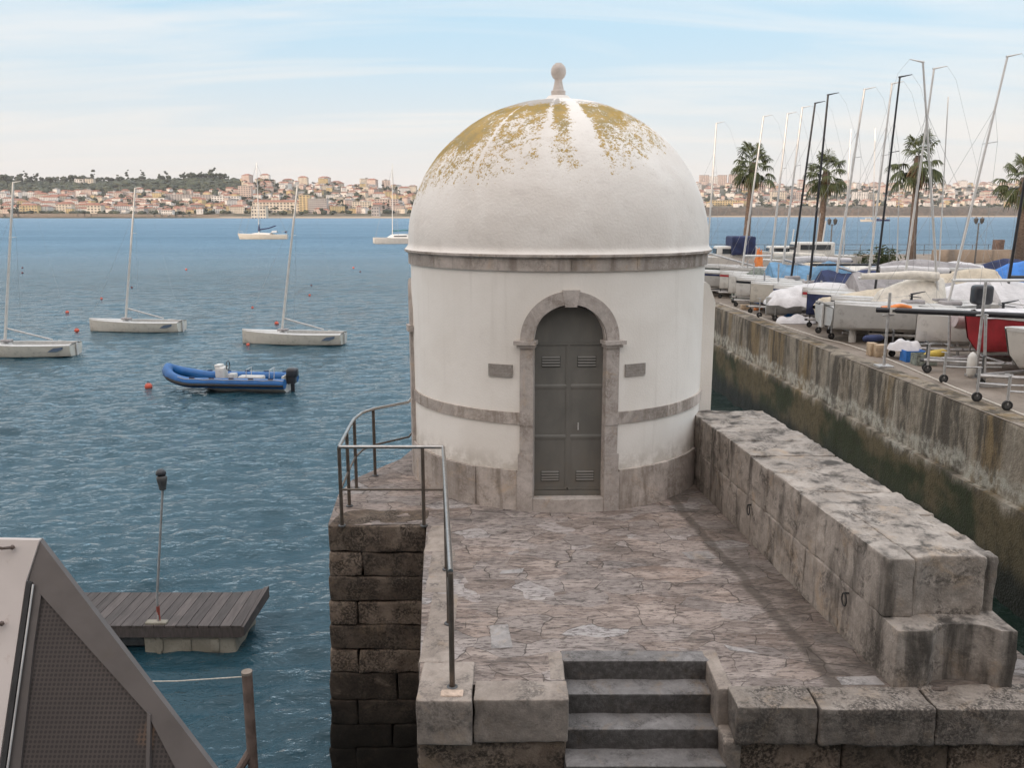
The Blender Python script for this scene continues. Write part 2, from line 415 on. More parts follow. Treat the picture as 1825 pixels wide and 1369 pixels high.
M['float_concrete'] = concrete('float_concrete', (.22, .20, .16), (.32, .30, .25), 3)

def wood_deck():
    t = NT('weathered_planks'); v = t.map((1, 1, 1))
    g = t.noise(t.map((14, 1.2, 3)), 2.0, 6, .6); f = t.noise(v, 2.2, 5)
    c = t.mix(t.ramp(g, .3, .7), (.055, .044, .040), (.095, .078, .072))
    c = t.mix(1, c, t.ramp(t.attr(), 0, 1, .65, 1.4, False), 'MULTIPLY')
    c = t.mix(t.ramp(f, .5, .75, 0, .5), c, (.045, .04, .035))
    return t.fin(c, .75, t.bump(g, .5, .01))
M['deck_wood'] = wood_deck()
M['old_wood'] = paint('old_wood', (.40, .30, .20), .8, .25, 6, bump=.3)
M['pile'] = paint('rusty_brown_pile', (.11, .075, .06), .6, .3, 8, bump=.4)
M['steel_rail'] = paint('brushed_steel_rail', (.42, .40, .38), .33, .15, 14, metal=.95)
M['steel_post'] = paint('dull_bronze_post', (.13, .105, .085), .42, .2, 10, metal=.55)
M['galv'] = paint('galvanised_steel', (.46, .45, .44), .5, .18, 9, metal=.6)
M['dark_steel'] = paint('dark_steel', (.10, .10, .10), .5, .25, 9, metal=.4)
M['door'] = None
def door_mat():
    t = NT('green_grey_door_paint'); X = t.xyz(); v = t.map()
    f = t.noise(t.map((1, 1, .5)), 2.2, 6, .6, .3)
    c = t.mix(t.ramp(f, .3, .7), (.125, .122, .11), (.175, .167, .15))
    c = t.mix(t.ramp(t.noise(t.map((7, 7, .6)), 1.5, 5), .56, .75, 0, .4), c, (.17, .155, .135))
    c = t.mix(t.math('MULTIPLY', t.ramp(X[2], .3, 1.1, 1, 0), t.ramp(t.noise(v, 7, 5), .4, .65, .1, .5)), c, (.17, .145, .115))
    return t.fin(c, .48, t.bump(t.noise(v, 3, 3), .15, .02), spec=.45)
M['door'] = door_mat()
M['louvre'] = paint('louvre_dark', (.02, .02, .018), .6)
M['white_gel'] = paint('white_gelcoat', (.62, .60, .56), .28, .06, 2, dirt=.3)
M['cream_gel'] = paint('cream_gelcoat', (.58, .54, .47), .3, .07, 2, dirt=.35)
M['grey_gel'] = paint('pale_grey_gelcoat', (.44, .43, .41), .35, .08, 2, dirt=.4)
M['deck_gel'] = paint('deck_nonslip', (.50, .49, .47), .6, .1, 5, dirt=.3)
M['cockpit'] = paint('cockpit_grey', (.30, .29, .28), .6, .2, 5, dirt=.4)
M['alu'] = paint('anodised_alloy', (.62, .61, .59), .38, .08, 3, metal=.45)
M['carbon'] = paint('black_carbon', (.016, .017, .021), .35, .3, 3)
M['wire'] = paint('rigging_wire', (.30, .30, .30), .4, .1, 3, metal=.4)
M['rubber'] = paint('black_rubber', (.022, .021, .021), .75, .3, 10)
M['navy'] = paint('navy_cover', (.018, .028, .085), .75, .35, 3, bump=.5)
M['blue_rib'] = paint('blue_inflatable', (.004, .095, .29), .42, .18, 3, bump=.1)
M['blue_tarp'] = paint('blue_tarp', (.03, .17, .52), .6, .3, 2, bump=.8)
M['light_blue_tarp'] = paint('faded_blue_tarp', (.13, .27, .42), .7, .25, 3, bump=.8)
M['grey_tarp'] = paint('grey_tarp', (.31, .29, .29), .8, .2, 2.5, bump=.9, dirt=.3)
M['white_tarp'] = paint('white_tarp', (.62, .60, .60), .75, .12, 2.5, bump=.9, dirt=.15)
M['beige_tarp'] = paint('beige_tarp', (.50, .43, .33), .8, .15, 2.5, bump=.8, dirt=.3)
M['pink_grey'] = paint('pinkish_grey_cover', (.46, .38, .37), .8, .15, 4, bump=.8, dirt=.25)
M['sail'] = paint('sail_cloth', (.66, .61, .53), .7, .12, 4, bump=.7)
M['orange'] = paint('orange_cloth', (.72, .23, .06), .7, .2, 4, bump=.5)
M['red_hull'] = paint('red_hull', (.42, .035, .045), .4, .25, 2, dirt=.25)
M['red_buoy'] = paint('faded_red_buoy', (.55, .10, .06), .5, .25, 5)
M['dark_buoy'] = paint('dark_red_buoy', (.10, .02, .025), .5, .25, 5)
M['yellow'] = paint('yellow_plastic', (.55, .40, .07), .6, .2, 4)
M['motor'] = paint('outboard_cowl', (.028, .03, .036), .3, .2, 4)
M['green_net'] = paint('grey_green_net', (.20, .22, .19), .9, .4, 9, bump=.9)
M['glass'] = paint('dark_glazing', (.03, .035, .04), .12, .2, 3)
M['antifoul'] = paint('dark_antifouling', (.06, .06, .07), .7, .3, 4)
M['rope'] = paint('pale_rope', (.50, .46, .40), .8, .2, 30)

# ------------------------------------------------------------------ water
def water_mat():
    t = NT('sea_water'); X = t.xyz()
    a = t.noise(t.map((.62, 1.25, 1), (0, 0, R_(10))), 1.6, 6, .62, .35)
    b = t.noise(t.map((.8, 1.5, 1), (0, 0, R_(-22)), (5, 2, 0)), 5.5, 5, .6, .3)
    sw = t.noise(t.map((.30, 1.0, 1), (0, 0, R_(4)), (1, 9, 0)), .30, 5, .6)
    far = t.ramp(X[1], 40, 260)
    patch = t.noise(t.map((.10, 1.0, 1)), .03, 5, .6)
    h = t.math('ADD', t.math('ADD', t.math('MULTIPLY', a, .30), t.math('MULTIPLY', b, .09)), t.math('MULTIPLY', sw, t.math('MULTIPLY', far, 1.6)))
    nb = t.bump(h, 1.0, .5)
    big = t.noise(t.map(), .05, 3)
    col = t.mix(t.ramp(big, .35, .65), (.014, .048, .066), (.022, .064, .086))
    col = t.mix(t.ramp(X[0], 3.2, 4.6), col, (.008, .018, .012))  # shade of the walls over the channel, put into the water colour
    t.t.nodes.remove(t.b)
    df = t.n('ShaderNodeBsdfDiffuse'); t.put(df.inputs['Color'], col)
    gl = t.n('ShaderNodeBsdfGlossy'); t.put(gl.inputs['Color'], t.mix(far, (.92, .97, 1), (.60, .80, 1))); t.put(gl.inputs['Roughness'], t.math('MULTIPLY_ADD', far, .36, .05)); t.t.links.new(nb, gl.inputs['Normal'])
    fr = t.n('ShaderNodeFresnel'); fr.inputs[0].default_value = 1.34; t.t.links.new(nb, fr.inputs['Normal'])
    fac = t.math('MULTIPLY', fr.outputs[0], t.math('MULTIPLY_ADD', far, t.ramp(patch, .35, .65, -.40, -.28), .97))
    mx = t.n('ShaderNodeMixShader'); t.put(mx.inputs[0], fac); t.t.links.new(df.outputs[0], mx.inputs[1]); t.t.links.new(gl.outputs[0], mx.inputs[2])
    out_ = [q for q in t.t.nodes if q.type == 'OUTPUT_MATERIAL'][0]; t.t.links.new(mx.outputs[0], out_.inputs['Surface'])
    return t.m
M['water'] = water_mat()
def build_water():
    import numpy as np
    ys = [-60., -20., 0.]; y = 2.5; sp = [40, 20, 3]
    while y < 420: ys.append(y); d = max(.045, .0052 * y); sp.append(d); y += d
    while y < 5200: ys.append(y); d = .06 * y; sp.append(d); y += d
    ys.append(5200.); sp.append(300)
    core = np.linspace(-.80, .80, 330); outer = np.array([1.0, 1.4, 2, 3, 5, 9, 16, 40, 200])
    us = np.concatenate([-outer[::-1], core, outer])
    Y = np.array(ys)[:, None] * np.ones((1, len(us))); Xx = us[None, :] * (np.maximum(Y, 0) + 5); Xx = np.clip(Xx, -5200, 5200)
    SPc = np.maximum(np.array(sp)[:, None], (np.maximum(Y, 0) + 5) * .0049) * np.ones_like(Y); SPc[:, :9] = 99; SPc[:, -9:] = 99
    rs = np.random.RandomState(4); Z = np.zeros_like(Y)
    mod = 1 + .35 * np.sin(Xx * .11 + 1.3 * np.sin(Y * .07)) * np.sin(Y * .09 + 2)
    for k in range(110):
        lam = .24 * (3.4 / .24) ** rs.rand() ; th = R_(100) + rs.normal() * .55; kk = 2 * pi / lam
        slope = .040 * (1 if lam < 1.1 else (1.1 / lam) ** 1.3); amp = slope / kk
        f = np.clip((lam / SPc - 2.2) / 2.5, 0, 1)
        ph = kk * (Xx * cos(th) + Y * sin(th)) + rs.rand() * 2 * pi
        Z += amp * f * (np.sin(ph) + .25 * np.cos(2 * ph)) * (mod if lam < 1.2 else 1)
    Z[Y < 2] = 0
    n, m = Y.shape; co = np.stack([Xx, Y, Z], -1).reshape(-1, 3).astype('f')
    I = np.arange(n * m).reshape(n, m); q = np.stack([I[:-1, :-1], I[:-1, 1:], I[1:, 1:], I[1:, :-1]], -1).reshape(-1, 4)
    me = bpy.data.meshes.new('water'); me.vertices.add(n * m); me.vertices.foreach_set('co', co.ravel()); me.loops.add(q.size); me.loops.foreach_set('vertex_index', q.ravel().astype('i'))
    me.polygons.add(len(q)); me.polygons.foreach_set('loop_start', np.arange(0, q.size, 4, dtype='i')); me.polygons.foreach_set('loop_total', np.full(len(q), 4, 'i')); me.polygons.foreach_set('use_smooth', np.ones(len(q), bool))
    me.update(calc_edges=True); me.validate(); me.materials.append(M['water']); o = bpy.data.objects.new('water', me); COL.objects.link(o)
    tag(o, 'blue green rippled sea of the bay', None, None, 'structure')
build_water()

# ------------------------------------------------------------------ stone jetty
Z0 = 3.70
TC = Vector((0.692, 13.43, Z0)); TR = 2.25
pB = atz(757, 938, Z0); pA = atz(584, 942, Z0)
front_y = 6.52
outline = [(-.80, 6.78), (.45, 6.78), (.45, 7.36), (1.78, 7.36), (1.78, 6.74), (4.75, 6.66), (4.60, 9.5), (4.2, 12.5), (3.9, 15.2), (3.0, 16.4), (1.6, 17.0),
           (0.1, 16.5), (-.95, 15.6), (-1.70, 14.5), (-1.85, 13.75), (-2.15, 13.2), (-2.45, 12.6), (-2.52, 11.9), (pA.x - .02, pA.y + .1), (pB.x + .02, pB.y + .08), (-1.0, 9.0)]
mb = MB(); mb.add([(x, y, Z0) for x, y in outline], [list(range(len(outline)))])
# top slabs in slightly different levels give the paving real relief along the edges
pv = mb.build('pavement', M['paving'], smooth=False); tag(pv, 'worn pinkish limestone paving in front of the domed tower', None, None, 'structure')
def inset(poly, d):
    cx = sum(p[0] for p in poly) / len(poly); cy = sum(p[1] for p in poly) / len(poly)
    return [(x - (x - cx) / max(1e-3, math.hypot(x - cx, y - cy)) * d, y - (y - cy) / max(1e-3, math.hypot(x - cx, y - cy)) * d) for x, y in poly]
masonry = empty('masonry_wall', (0, 6.6, -1))
tag(masonry, 'brown stained block masonry base carrying the paved stone jetty', 'stone wall')
core = [(-.74, 6.86), (.40, 6.86), (.40, 7.55), (1.83, 7.55), (1.83, 6.86), (4.66, 6.86), (4.5, 9.5), (4.12, 12.5), (3.8, 15.1), (2.95, 16.3), (1.6, 16.9),
        (.15, 16.4), (-.88, 15.5), (-1.62, 14.45), (-1.76, 13.7), (-2.08, 13.15), (-2.36, 12.6), (-2.44, 11.9), (-2.28, 10.9), (-1.04, 10.9), (-.92, 9.0)]
mb = MB(); mb.prism(core, -2, Z0 - .012)
def par(o, p):
    o.parent = p; o.matrix_parent_inverse = p.matrix_basis.inverted(); return o
par(mb.build('wall_core', M['stone_wall'], smooth=False), masonry)

# blocks of the face below the rail (the wide bay beside the tower)
mb = MB(); z = Z0 + .004; rr = random.Random(3)
hs = [.37, .34, .35, .34, .35, .34, .40, .36, .36, .40, .4, .4]
for i, h in enumerate(hs):
    x0 = pA.x - .012 * i - .006; x1 = pB.x + .02 + (.0 if i else 0)
    cuts = [x0, x1] if i in (0,) else ([x0, x0 + rr.uniform(.36, .5), x1] if i % 2 else [x0, x0 + rr.uniform(.75, .95), x1] if i > 4 else [x0, x1])
    for a, b in zip(cuts[:-1], cuts[1:]):
        warm = .75 if (i in (1, 3) and a == x0) else (.62 if i in (3, 5) else .3)
        if i == 0: warm = .5
        if i >= 6: warm = .08
        mb.rock((a + .006, pB.y - .01 - .004 * i, z - h + .008), (b - .006, pB.y + .6, z - .002), r=.025, amp=.028, freq=2.6, step=.06, tint=warm + rr.uniform(-.06, .06))
    z -= h
par(mb.build('coping_blocks' if False else 'bay_face', M['stone_wall']), masonry)
# platform side facing the water and the front faces below the coping
mb = MB()
for (xa, xb) in ((-.80, .46), (1.80, 4.9)):
    z = Z0 - .40 if xa < 0 else Z0 - .335
    for i in range(5):
        h = rr.uniform(.36, .44); x = xa
        while x < xb - .05:
            w = rr.uniform(.55, 1.1); e = min(xb, x + w)
            if xb - e < .3: e = xb
            mb.rock((x + .005, front_y + .06, z - h + .006), (e - .006, front_y + .5, z - .004), r=.03, amp=.025, freq=2.5, step=.08, tint=rr.uniform(.3, .9)); x = e
        z -= h
y = 6.9
for k in range(10):
    z = Z0 - .40
    for i in range(4):
        xl = -.82 - (y - 6.6) * .075
        mb.rock((xl, y, z - .38), (xl + .4, y + .42, z - .005), r=.03, amp=.02, step=.12, tint=rr.uniform(.2, .8)); z -= .385
    y += .42
    if y > 10.4: break
par(mb.build('front_face', M['stone_wall']), masonry)

# coping blocks along the front and left edges
def edge_block(lo, hi, label, tint=.5, matk='stone_edge', r=.03, amp=.014, freq=3, step=.05):
    b = MB().rock(lo, hi, r=r, amp=amp, freq=freq, step=step, tint=tint)
    return b
mb = MB()
ZT = Z0 + .012
mb.rock((-.80, front_y - .03, Z0 - .395), (-.335, 7.13, ZT + .01), r=.018, amp=.010, freq=5, step=.04, tint=.78)
mb.rock((-.322, front_y + .0, Z0 - .385), (.475, 6.83, ZT), r=.016, amp=.010, freq=5, step=.04, tint=.5)
mb.rock((-.85, 7.15, Z0 - .38), (-.56, 8.6, ZT - .006), r=.025, amp=.010, freq=3, step=.07, tint=.66)
mb.rock((-.96, 8.61, Z0 - .38), (-.66, 9.75, ZT - .008), r=.025, amp=.010, freq=3, step=.07, tint=.58)
mb.rock((-1.07, 9.76, Z0 - .38), (-.78, 10.66, ZT - .006), r=.025, amp=.010, freq=3, step=.07, tint=.7)
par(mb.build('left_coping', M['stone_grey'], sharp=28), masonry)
mb = MB()
mb.rock((1.855, 6.40, Z0 - .325), (2.52, 6.74, ZT + .005), r=.018, amp=.016, freq=5, step=.035, tint=.42)
mb.rock((2.54, 6.38, Z0 - .325), (3.48, 6.74, ZT), r=.018, amp=.016, freq=5, step=.035, tint=.47)
mb.rock((3.50, 6.40, Z0 - .33), (4.9, 6.78, ZT - .01), r=.02, amp=.02, freq=4, step=.04, tint=.62)
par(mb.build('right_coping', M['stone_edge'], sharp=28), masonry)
mb = MB()
mb.rock((1.765, 6.70, Z0 - .55), (1.90, 7.36, ZT - .004), r=.02, amp=.008, freq=3, step=.06, tint=.6)
for i in range(3): mb.rock((1.775 + .01 * i, 6.45 - .1 * i, Z0 - .95 - .4 * i), (1.93, 6.9, Z0 - .335 - .4 * i), r=.03, amp=.02, freq=3, step=.07, tint=.4)
mb.rock((.33, 6.86, Z0 - .9), (.465, 7.34, ZT - .006), r=.02, amp=.008, freq=3, step=.06, tint=.55)
par(mb.build('stair_cheek', M['stone_grey']), masonry)

# steps
st = MB(); ys = 7.37
zs = Z0 + .006
for i in range(6):
    d = .245 if i else .20
    st.rock((.45, ys - d, zs - .6), (1.80, ys + (.35 if i else -.004), zs), r=.014, amp=.008, freq=4, step=.05, tint=.62 if i == 0 else .45 + .05 * (i % 2))
    ys -= d; zs -= .185
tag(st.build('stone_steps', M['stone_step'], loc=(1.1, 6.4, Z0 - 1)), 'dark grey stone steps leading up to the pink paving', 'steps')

# ------------------------------------------------------------------ parapet
pp = empty('parapet_wall', (3.5, 9, Z0)); tag(pp, 'thick weathered two course block parapet right of the tower', 'parapet wall')
def px_in(y): return 2.78 + (11.95 - y) * .094       # inner face
def px_out(y): return px_in(y) + 1.04 + (y - 7) * .012
def pwarp(zlo, zhi, scoop, y0):
    def w(p):
        q = Vector(p); a = q.x; k = px_in(q.y); q.x = k + a * (px_out(q.y) - k) / 1.1
        if scoop and q.y < y0 + .35:
            f = max(0, min(1, (a - .30) / .1)) * max(0, min(1, (.93 - a) / .1)); c = (a - .60) / .32
            q.y += scoop * f * (1 - .45 * c * c) * (1 - max(0, min(1, (q.y - y0) / .35)))
        return q
    return w
# lower course
mb = MB(); rr = random.Random(11); y = 6.72; first = True; i = 0
while y < 12.6:
    L = [1.05, .8, .95, .6, .75, .55, .7, .6, .8][i % 9]; e = min(13.0, y + L)
    mb.rock((0, y + .006, Z0 - .02), (1.09 if first else 1.08, e - .004, Z0 + .53), r=.012, amp=.014, freq=6, step=.05, tint=rr.uniform(.4, .75), warp=pwarp(0, 0, .14 if first else 0, y)); first = False; y = e; i += 1
par(mb.build('lower_course', M['stone_parapet'], sharp=28), pp)
mb = MB(); y = 6.98; i = 0; tops = [1.07, 1.065, 1.07, 1.06, 1.075, 1.07, 1.065, 1.055, 1.06, 1.06]
while y < 12.7:
    L = [1.15, .7, .85, .55, .7, .5, .62, .7, .9][i % 9]; e = min(13.1, y + L)
    if i == 0:
        mb.rock((0, y, Z0 + .532), (.262, e - .001, Z0 + 1.07), r=.012, amp=.015, freq=6, step=.04, tint=.62, warp=pwarp(0, 0, 0, y))
        mb.rock((.27, y + .02, Z0 + .50), (.93, e - .001, Z0 + 1.075), r=.02, amp=.02, freq=5, step=.04, tint=.7, warp=pwarp(0, 0, .05, y))
        mb.rock((.935, y + .10, Z0 + .532), (1.085, e - .001, Z0 + 1.05), r=.014, amp=.02, freq=6, step=.04, tint=.66, warp=pwarp(0, 0, 0, y)); y = e; i += 1; continue
    mb.rock((0.006 * (i % 3), y + .001, Z0 + .532), (1.075 + .03 * (i % 2), e - .001, Z0 + tops[i]), r=.014, amp=.020, freq=6, step=.04, tint=rr.uniform(.5, .8), warp=pwarp(0, 0, .10 if i == 0 else 0, y)); y = e; i += 1
par(mb.build('upper_course', M['stone_parapet'], sharp=28), pp)
for (qx, qy) in ((1338, 909), (1513, 1069)):
    # iron ring standing off the wall face
    best = None
    for k in range(60):
        yy = 6.5 + k * .1; P_ = aty(qx, qy, yy)
        if best is None or abs(P_.x - px_in(yy)) < best[0]: best = (abs(P_.x - px_in(yy)), P_)
    c = best[1]; c.x = px_in(c.y) - .025; r = .055
    mb = MB(); mb.tube([c + Vector((-.01, r * cos(2 * pi * k / 16), r * 1.15 * sin(2 * pi * k / 16))) for k in range(17)], .007, 6)
    mb.tube([c + Vector((.06, 0, r * 1.2)), c + Vector((-.02, 0, r * 1.15))], .009, 6)
    o = mb.build('mooring_ring', M['rubber'], loc=c); tag(o, 'rusty iron mooring ring on the parapet, the one nearer the tower' if qx < 1400 else 'rusty iron mooring ring on the parapet, the one nearer the steps', 'ring', 'iron rings on the parapet')

# ------------------------------------------------------------------ tower
tw = empty('domed_tower', TC); tag(tw, 'round white tower with mossy dome and grey arched door', 'tower')
def cyl(u, z, r):          # u = arc length on the nominal wall, 0 = facing -Y
    a = u / TR + UA
    return Vector((TC.x + r * sin(a), TC.y - r * cos(a), Z0 + z))
UA = R_(1.9)
DW, DS = .48, 2.36        # half width of the opening, springing height
ZP, ZC = .56, 3.27
def twp(mb, name, mat, sharp=40, parent=tw):
    o = mb.build(name, mat, sharp=sharp, loc=TC); o.location = (0, 0, 0) if False else o.location
    o.parent = parent; o.matrix_parent_inverse = Matrix.Translation(-TC)
    return o
# wall with the real opening
def zopen(u): return DS + sqrt(max(0, DW * DW - u * u))
mb = MB(); us = [-DW + 2 * DW * i / 24 for i in range(25)]
for a, b in zip(us[:-1], us[1:]):
    rows_a = [zopen(a) + (ZC - zopen(a)) * k / 3 for k in range(4)]; rows_b = [zopen(b) + (ZC - zopen(b)) * k / 3 for k in range(4)]
    for k in range(3): mb.add([cyl(a, rows_a[k], TR), cyl(b, rows_b[k], TR), cyl(b, rows_b[k + 1], TR), cyl(a, rows_a[k + 1], TR)], [(0, 1, 2, 3)])
C2 = 2 * pi * TR; n = 150
zr = [ZP - .05 + (ZC - ZP + .05) * k / 20 for k in range(21)]
for i in range(n):
    a = DW + (C2 - 2 * DW) * i / n; b = DW + (C2 - 2 * DW) * (i + 1) / n
    for k in range(20): mb.add([cyl(a, zr[k], TR), cyl(b, zr[k], TR), cyl(b, zr[k + 1], TR), cyl(a, zr[k + 1], TR)], [(0, 1, 2, 3)])
bm_w = mb
# fine irregularity of the render
vv = []
for p in mb.v:
    q = Vector(p); d = Vector((q.x - TC.x, q.y - TC.y, 0)).normalized()
    vv.append(tuple(q + d * noise.fractal(q * 1.1, 1, 2, 3) * .008))
mb.v = vv
o = twp(mb, 'wall', M['plaster'])
me = o.data; bm = bmesh.new(); bm.from_mesh(me); bmesh.ops.remove_doubles(bm, verts=bm.verts, dist=.0005); bm.to_mesh(me); bm.free()
me.polygons.foreach_set('use_smooth', [True] * len(me.polygons))
def curved(mb, u0, u1, z0, z1, r0, r1, nu=None, tint=.5):
    nu = nu or max(2, int(abs(u1 - u0) / .06)); A = []
    for i in range(nu + 1):
        u_ = u0 + (u1 - u0) * i / nu
        A.append([cyl(u_, z0, r0), cyl(u_, z0, r1), cyl(u_, z1, r1), cyl(u_, z1, r0)])
    mb.loft(A, closed=True, caps=True, tint=tint)
# plinth
mb = MB(); x = .70; rr = random.Random(5); PL = C2 - .70
while x < PL - .05:
    w = rr.uniform(.62, 1.0); e = x + w
    if PL - e < .35: e = PL
    curved(mb, x + .003, e - .003, -.02, ZP + rr.uniform(-.006, .006), TR - .15, TR + .045 + rr.uniform(-.006, .008), tint=rr.uniform(.15, .85)); x = e
twp(mb, 'plinth', M['plinth_stone'])
# mid band
mb = MB(); x = .665
while x < C2 - .665 - .03:
    w = rr.uniform(.7, 1.15); e = x + w
    if C2 - .665 - e < .4: e = C2 - .665
    curved(mb, x + .002, e - .002, 1.215, 1.375, TR - .1, TR + .022 + rr.uniform(0, .006), tint=rr.uniform(.1, .9)); x = e
twp(mb, 'string_course', M['plinth_stone'])
# cornice
mb = MB(); x = 0; 
while x < C2 - .03:
    w = rr.uniform(.6, 1.25); e = x + w
    if C2 - e < .4: e = C2
    t_ = rr.uniform(.25, .75)
    curved(mb, x + .002, e - .002, ZC, ZC + .165, TR - .1, TR + .03 + rr.uniform(0, .005), tint=t_)
    curved(mb, x + .002, e - .002, ZC + .166, ZC + .182, TR - .1, TR + .060, tint=t_)
    curved(mb, x + .002, e - .002, ZC + .183, ZC + .215, TR - .1, TR + .088, tint=t_); x = e
twp(mb, 'cornice', M['plinth_stone'])
# dome
mb = MB(); prof = []; ZD = ZC + .2145; RD = TR + .035; HD = 2.20
prof.append((TR + .085, 0.0)); prof.append((TR + .07, .012)); prof.append((RD + .004, .05))
for i in range(1, 90):
    a = (pi / 2) * i / 90; prof.append((RD * cos(a), .05 + (HD - .05) * sin(a)))
prof.append((.001, HD))
nA = 300
mb.lathe([(r, z) for r, z in prof], (TC.x, TC.y, Z0 + ZD), nA)
vv = []
for p in mb.v:
    q = Vector(p); c = Vector((TC.x, TC.y, Z0 + ZD)); d = (q - c)
    vv.append(tuple(q + d.normalized() * noise.fractal(q * 1.3, 1, 2, 3) * .010))
mb.v = vv
dome = twp(mb, 'dome', M['dome'])
vals, greys = [], []
def sst(x, a, b): x = max(0, min(1, (x - a) / (b - a))); return x * x * (3 - 2 * x)
for p in mb.v:
    q = Vector(p) - Vector((TC.x, TC.y, Z0 + ZD)); th = math.degrees(atan2(math.hypot(q.x, q.y), q.z)); ph = math.degrees(atan2(q.x, -q.y))  # 0 = to camera, + = right
    # clean wedges where rain runs down from the finial
    w = noise.noise(Vector((ph * .10, .3, 0))) * 2.5
    lim = 53 + 6 * noise.noise(Vector((ph * .06, 5, 0)))
    if ph < -10: lim += min(10, (-10 - ph) * .15)
    if ph > 20: lim -= (ph - 20) * .25
    dens = sst(th, 19 + 6 * noise.noise(Vector((ph * .2, 2, 0))), 27) * (1 - sst(th, lim - 14, lim + 12))
    spread = (1 - sst(th, lim + 2, lim + 20)) * .58 * sst(th, 14, 24)
    if ph > 55: dens *= 1 - sst(ph, 55, 70); spread *= 1 - sst(ph, 60, 75) * .6
    if ph < -100: dens *= .3; spread *= .5
    run = 0
    for c0, wd in ((9.5, 3.6), (-8, 1.8), (-36, 1.2)):
        run = max(run, (1 if wd > 3 else .6) * exp(-((ph - c0 + w) / wd) ** 2))
    run *= 1 - sst(th, 55, 75) * .6
    m_ = max(dens * (.86 + .5 * noise.noise(Vector((ph * .07, th * .06, 8)))), spread) * (1 - .85 * run)
    inner = exp(-((ph + 20) / 12) ** 2) * sst(th, 30, 36)           # thin patch left of the middle wedge
    m_ *= 1 - .2 * inner
    vals.append(m_)
    g_ = (1 - sst(abs(th - 20), 5, 15)) * (1 if -75 < ph < -2 else .45) * (1 - .8 * run) + .35 * spread * (1 - run)
    if ph < -45: g_ = max(g_, .8 * sst(-ph, 45, 75) * (1 - sst(th, 48, 66)))
    if 35 < ph < 80: g_ = max(g_, .65 * (1 - sst(th, 34, 50)) * sst(th, 12, 20))
    greys.append(min(1, g_))
for nm, vl in (('moss', vals), ('grey', greys)):
    at = dome.data.attributes.new(nm, 'FLOAT', 'POINT'); at.data.foreach_set('value', vl)
# finial
mb = MB()
mb.lathe([(.001, HD - .06), (.30, HD - .045), (.20, HD - .005), (.15, HD + .045), (.001, HD + .046)], (TC.x, TC.y, Z0 + ZD), 32)
twp(mb, 'dome_cap', M['dome'])
mb = MB(); zb = HD + .03
mb.lathe([(.105, zb), (.108, zb + .085), (.085, zb + .10), (.070, zb + .16), (.056, zb + .23), (.060, zb + .255), (.085, zb + .275), (.108, zb + .32), (.114, zb + .365), (.106, zb + .41), (.085, zb + .45), (.055, zb + .472), (.05, zb + .482), (.001, zb + .484)], (TC.x, TC.y, Z0 + ZD), 32)
twp(mb, 'finial', paint('pale_finial_stone', (.60, .53, .48), .85, .1, 6, bump=.2, dirt=.3))
# door surround: jambs, imposts, arch, keystone, threshold
JW = .18
for sx in (-1, 1):
    a, b = sorted((sx * DW, sx * (DW + JW)))
    mb = MB()
    a2, b2 = sorted((sx * DW, sx * (DW + .215)))
    curved(mb, a2, b2, -.02, .545, TR - .20, TR + .062, tint=.55)
    curved(mb, *sorted((sx * DW, sx * (DW + .20))), .547, .80, TR - .20, TR + .055, tint=.45)
    curved(mb, a, b, .802, 1.205, TR - .20, TR + .045, tint=.35)
    curved(mb, *sorted((sx * DW, sx * (DW + JW + .008))), 1.207, 1.378, TR - .20, TR + .052, tint=.62)
    curved(mb, a, b, 1.38, DS - .10, TR - .20, TR + .045, tint=.42)
    twp(mb, 'door_jamb', M['stone_trim'])
    mb = MB()
    o1, o2 = sorted((sx * (DW - .02), sx * (DW + JW + .035))); curved(mb, o1, o2, DS - .098, DS - .055, TR - .19, TR + .075, tint=.5)
    o1, o2 = sorted((sx * (DW - .04), sx * (DW + JW + .07))); curved(mb, o1, o2, DS - .0545, DS - .004, TR - .19, TR + .105, tint=.55)
    twp(mb, 'impost', M['stone_trim'])
mb = MB(); RO = DW + JW - .005
def arch_seg(mb, a0, a1, ri, ro, q0, q1, tint, nseg=8):
    rings = []
    for i in range(nseg + 1):
        a = a0 + (a1 - a0) * i / nseg
        rings.append([cyl(ri * cos(a), DS + ri * sin(a), q0), cyl(ri * cos(a), DS + ri * sin(a), q1), cyl(ro * cos(a), DS + ro * sin(a), q1), cyl(ro * cos(a), DS + ro * sin(a), q0)])
    mb.loft(rings, closed=True, caps=True, tint=tint)
for a0, a1, t_ in ((0.0, .66, .5), (.664, 1.42, .4), (pi - 1.42, pi - .664, .55), (pi - .66, pi, .45)):
    arch_seg(mb, a0, a1, DW, RO, TR - .2, TR + .045, t_, 12)
twp(mb, 'arch', M['stone_trim'])
mb = MB(); ks = [(-.075, DS + DW - .03), (.075, DS + DW - .03), (.115, DS + RO + .015), (-.115, DS + RO + .015)]
rg = [[cyl(u_, z_, r_) for u_, z_ in ks] for r_ in (TR - .18, TR + .06)]
mb.loft(rg, closed=True, caps=True, tint=.6); twp(mb, 'keystone', M['stone_trim'])
mb = MB(); curved(mb, -DW + .002, DW - .002, -.02, .185, TR - .28, TR + .05, tint=.7); twp(mb, 'threshold', M['stone_trim'])
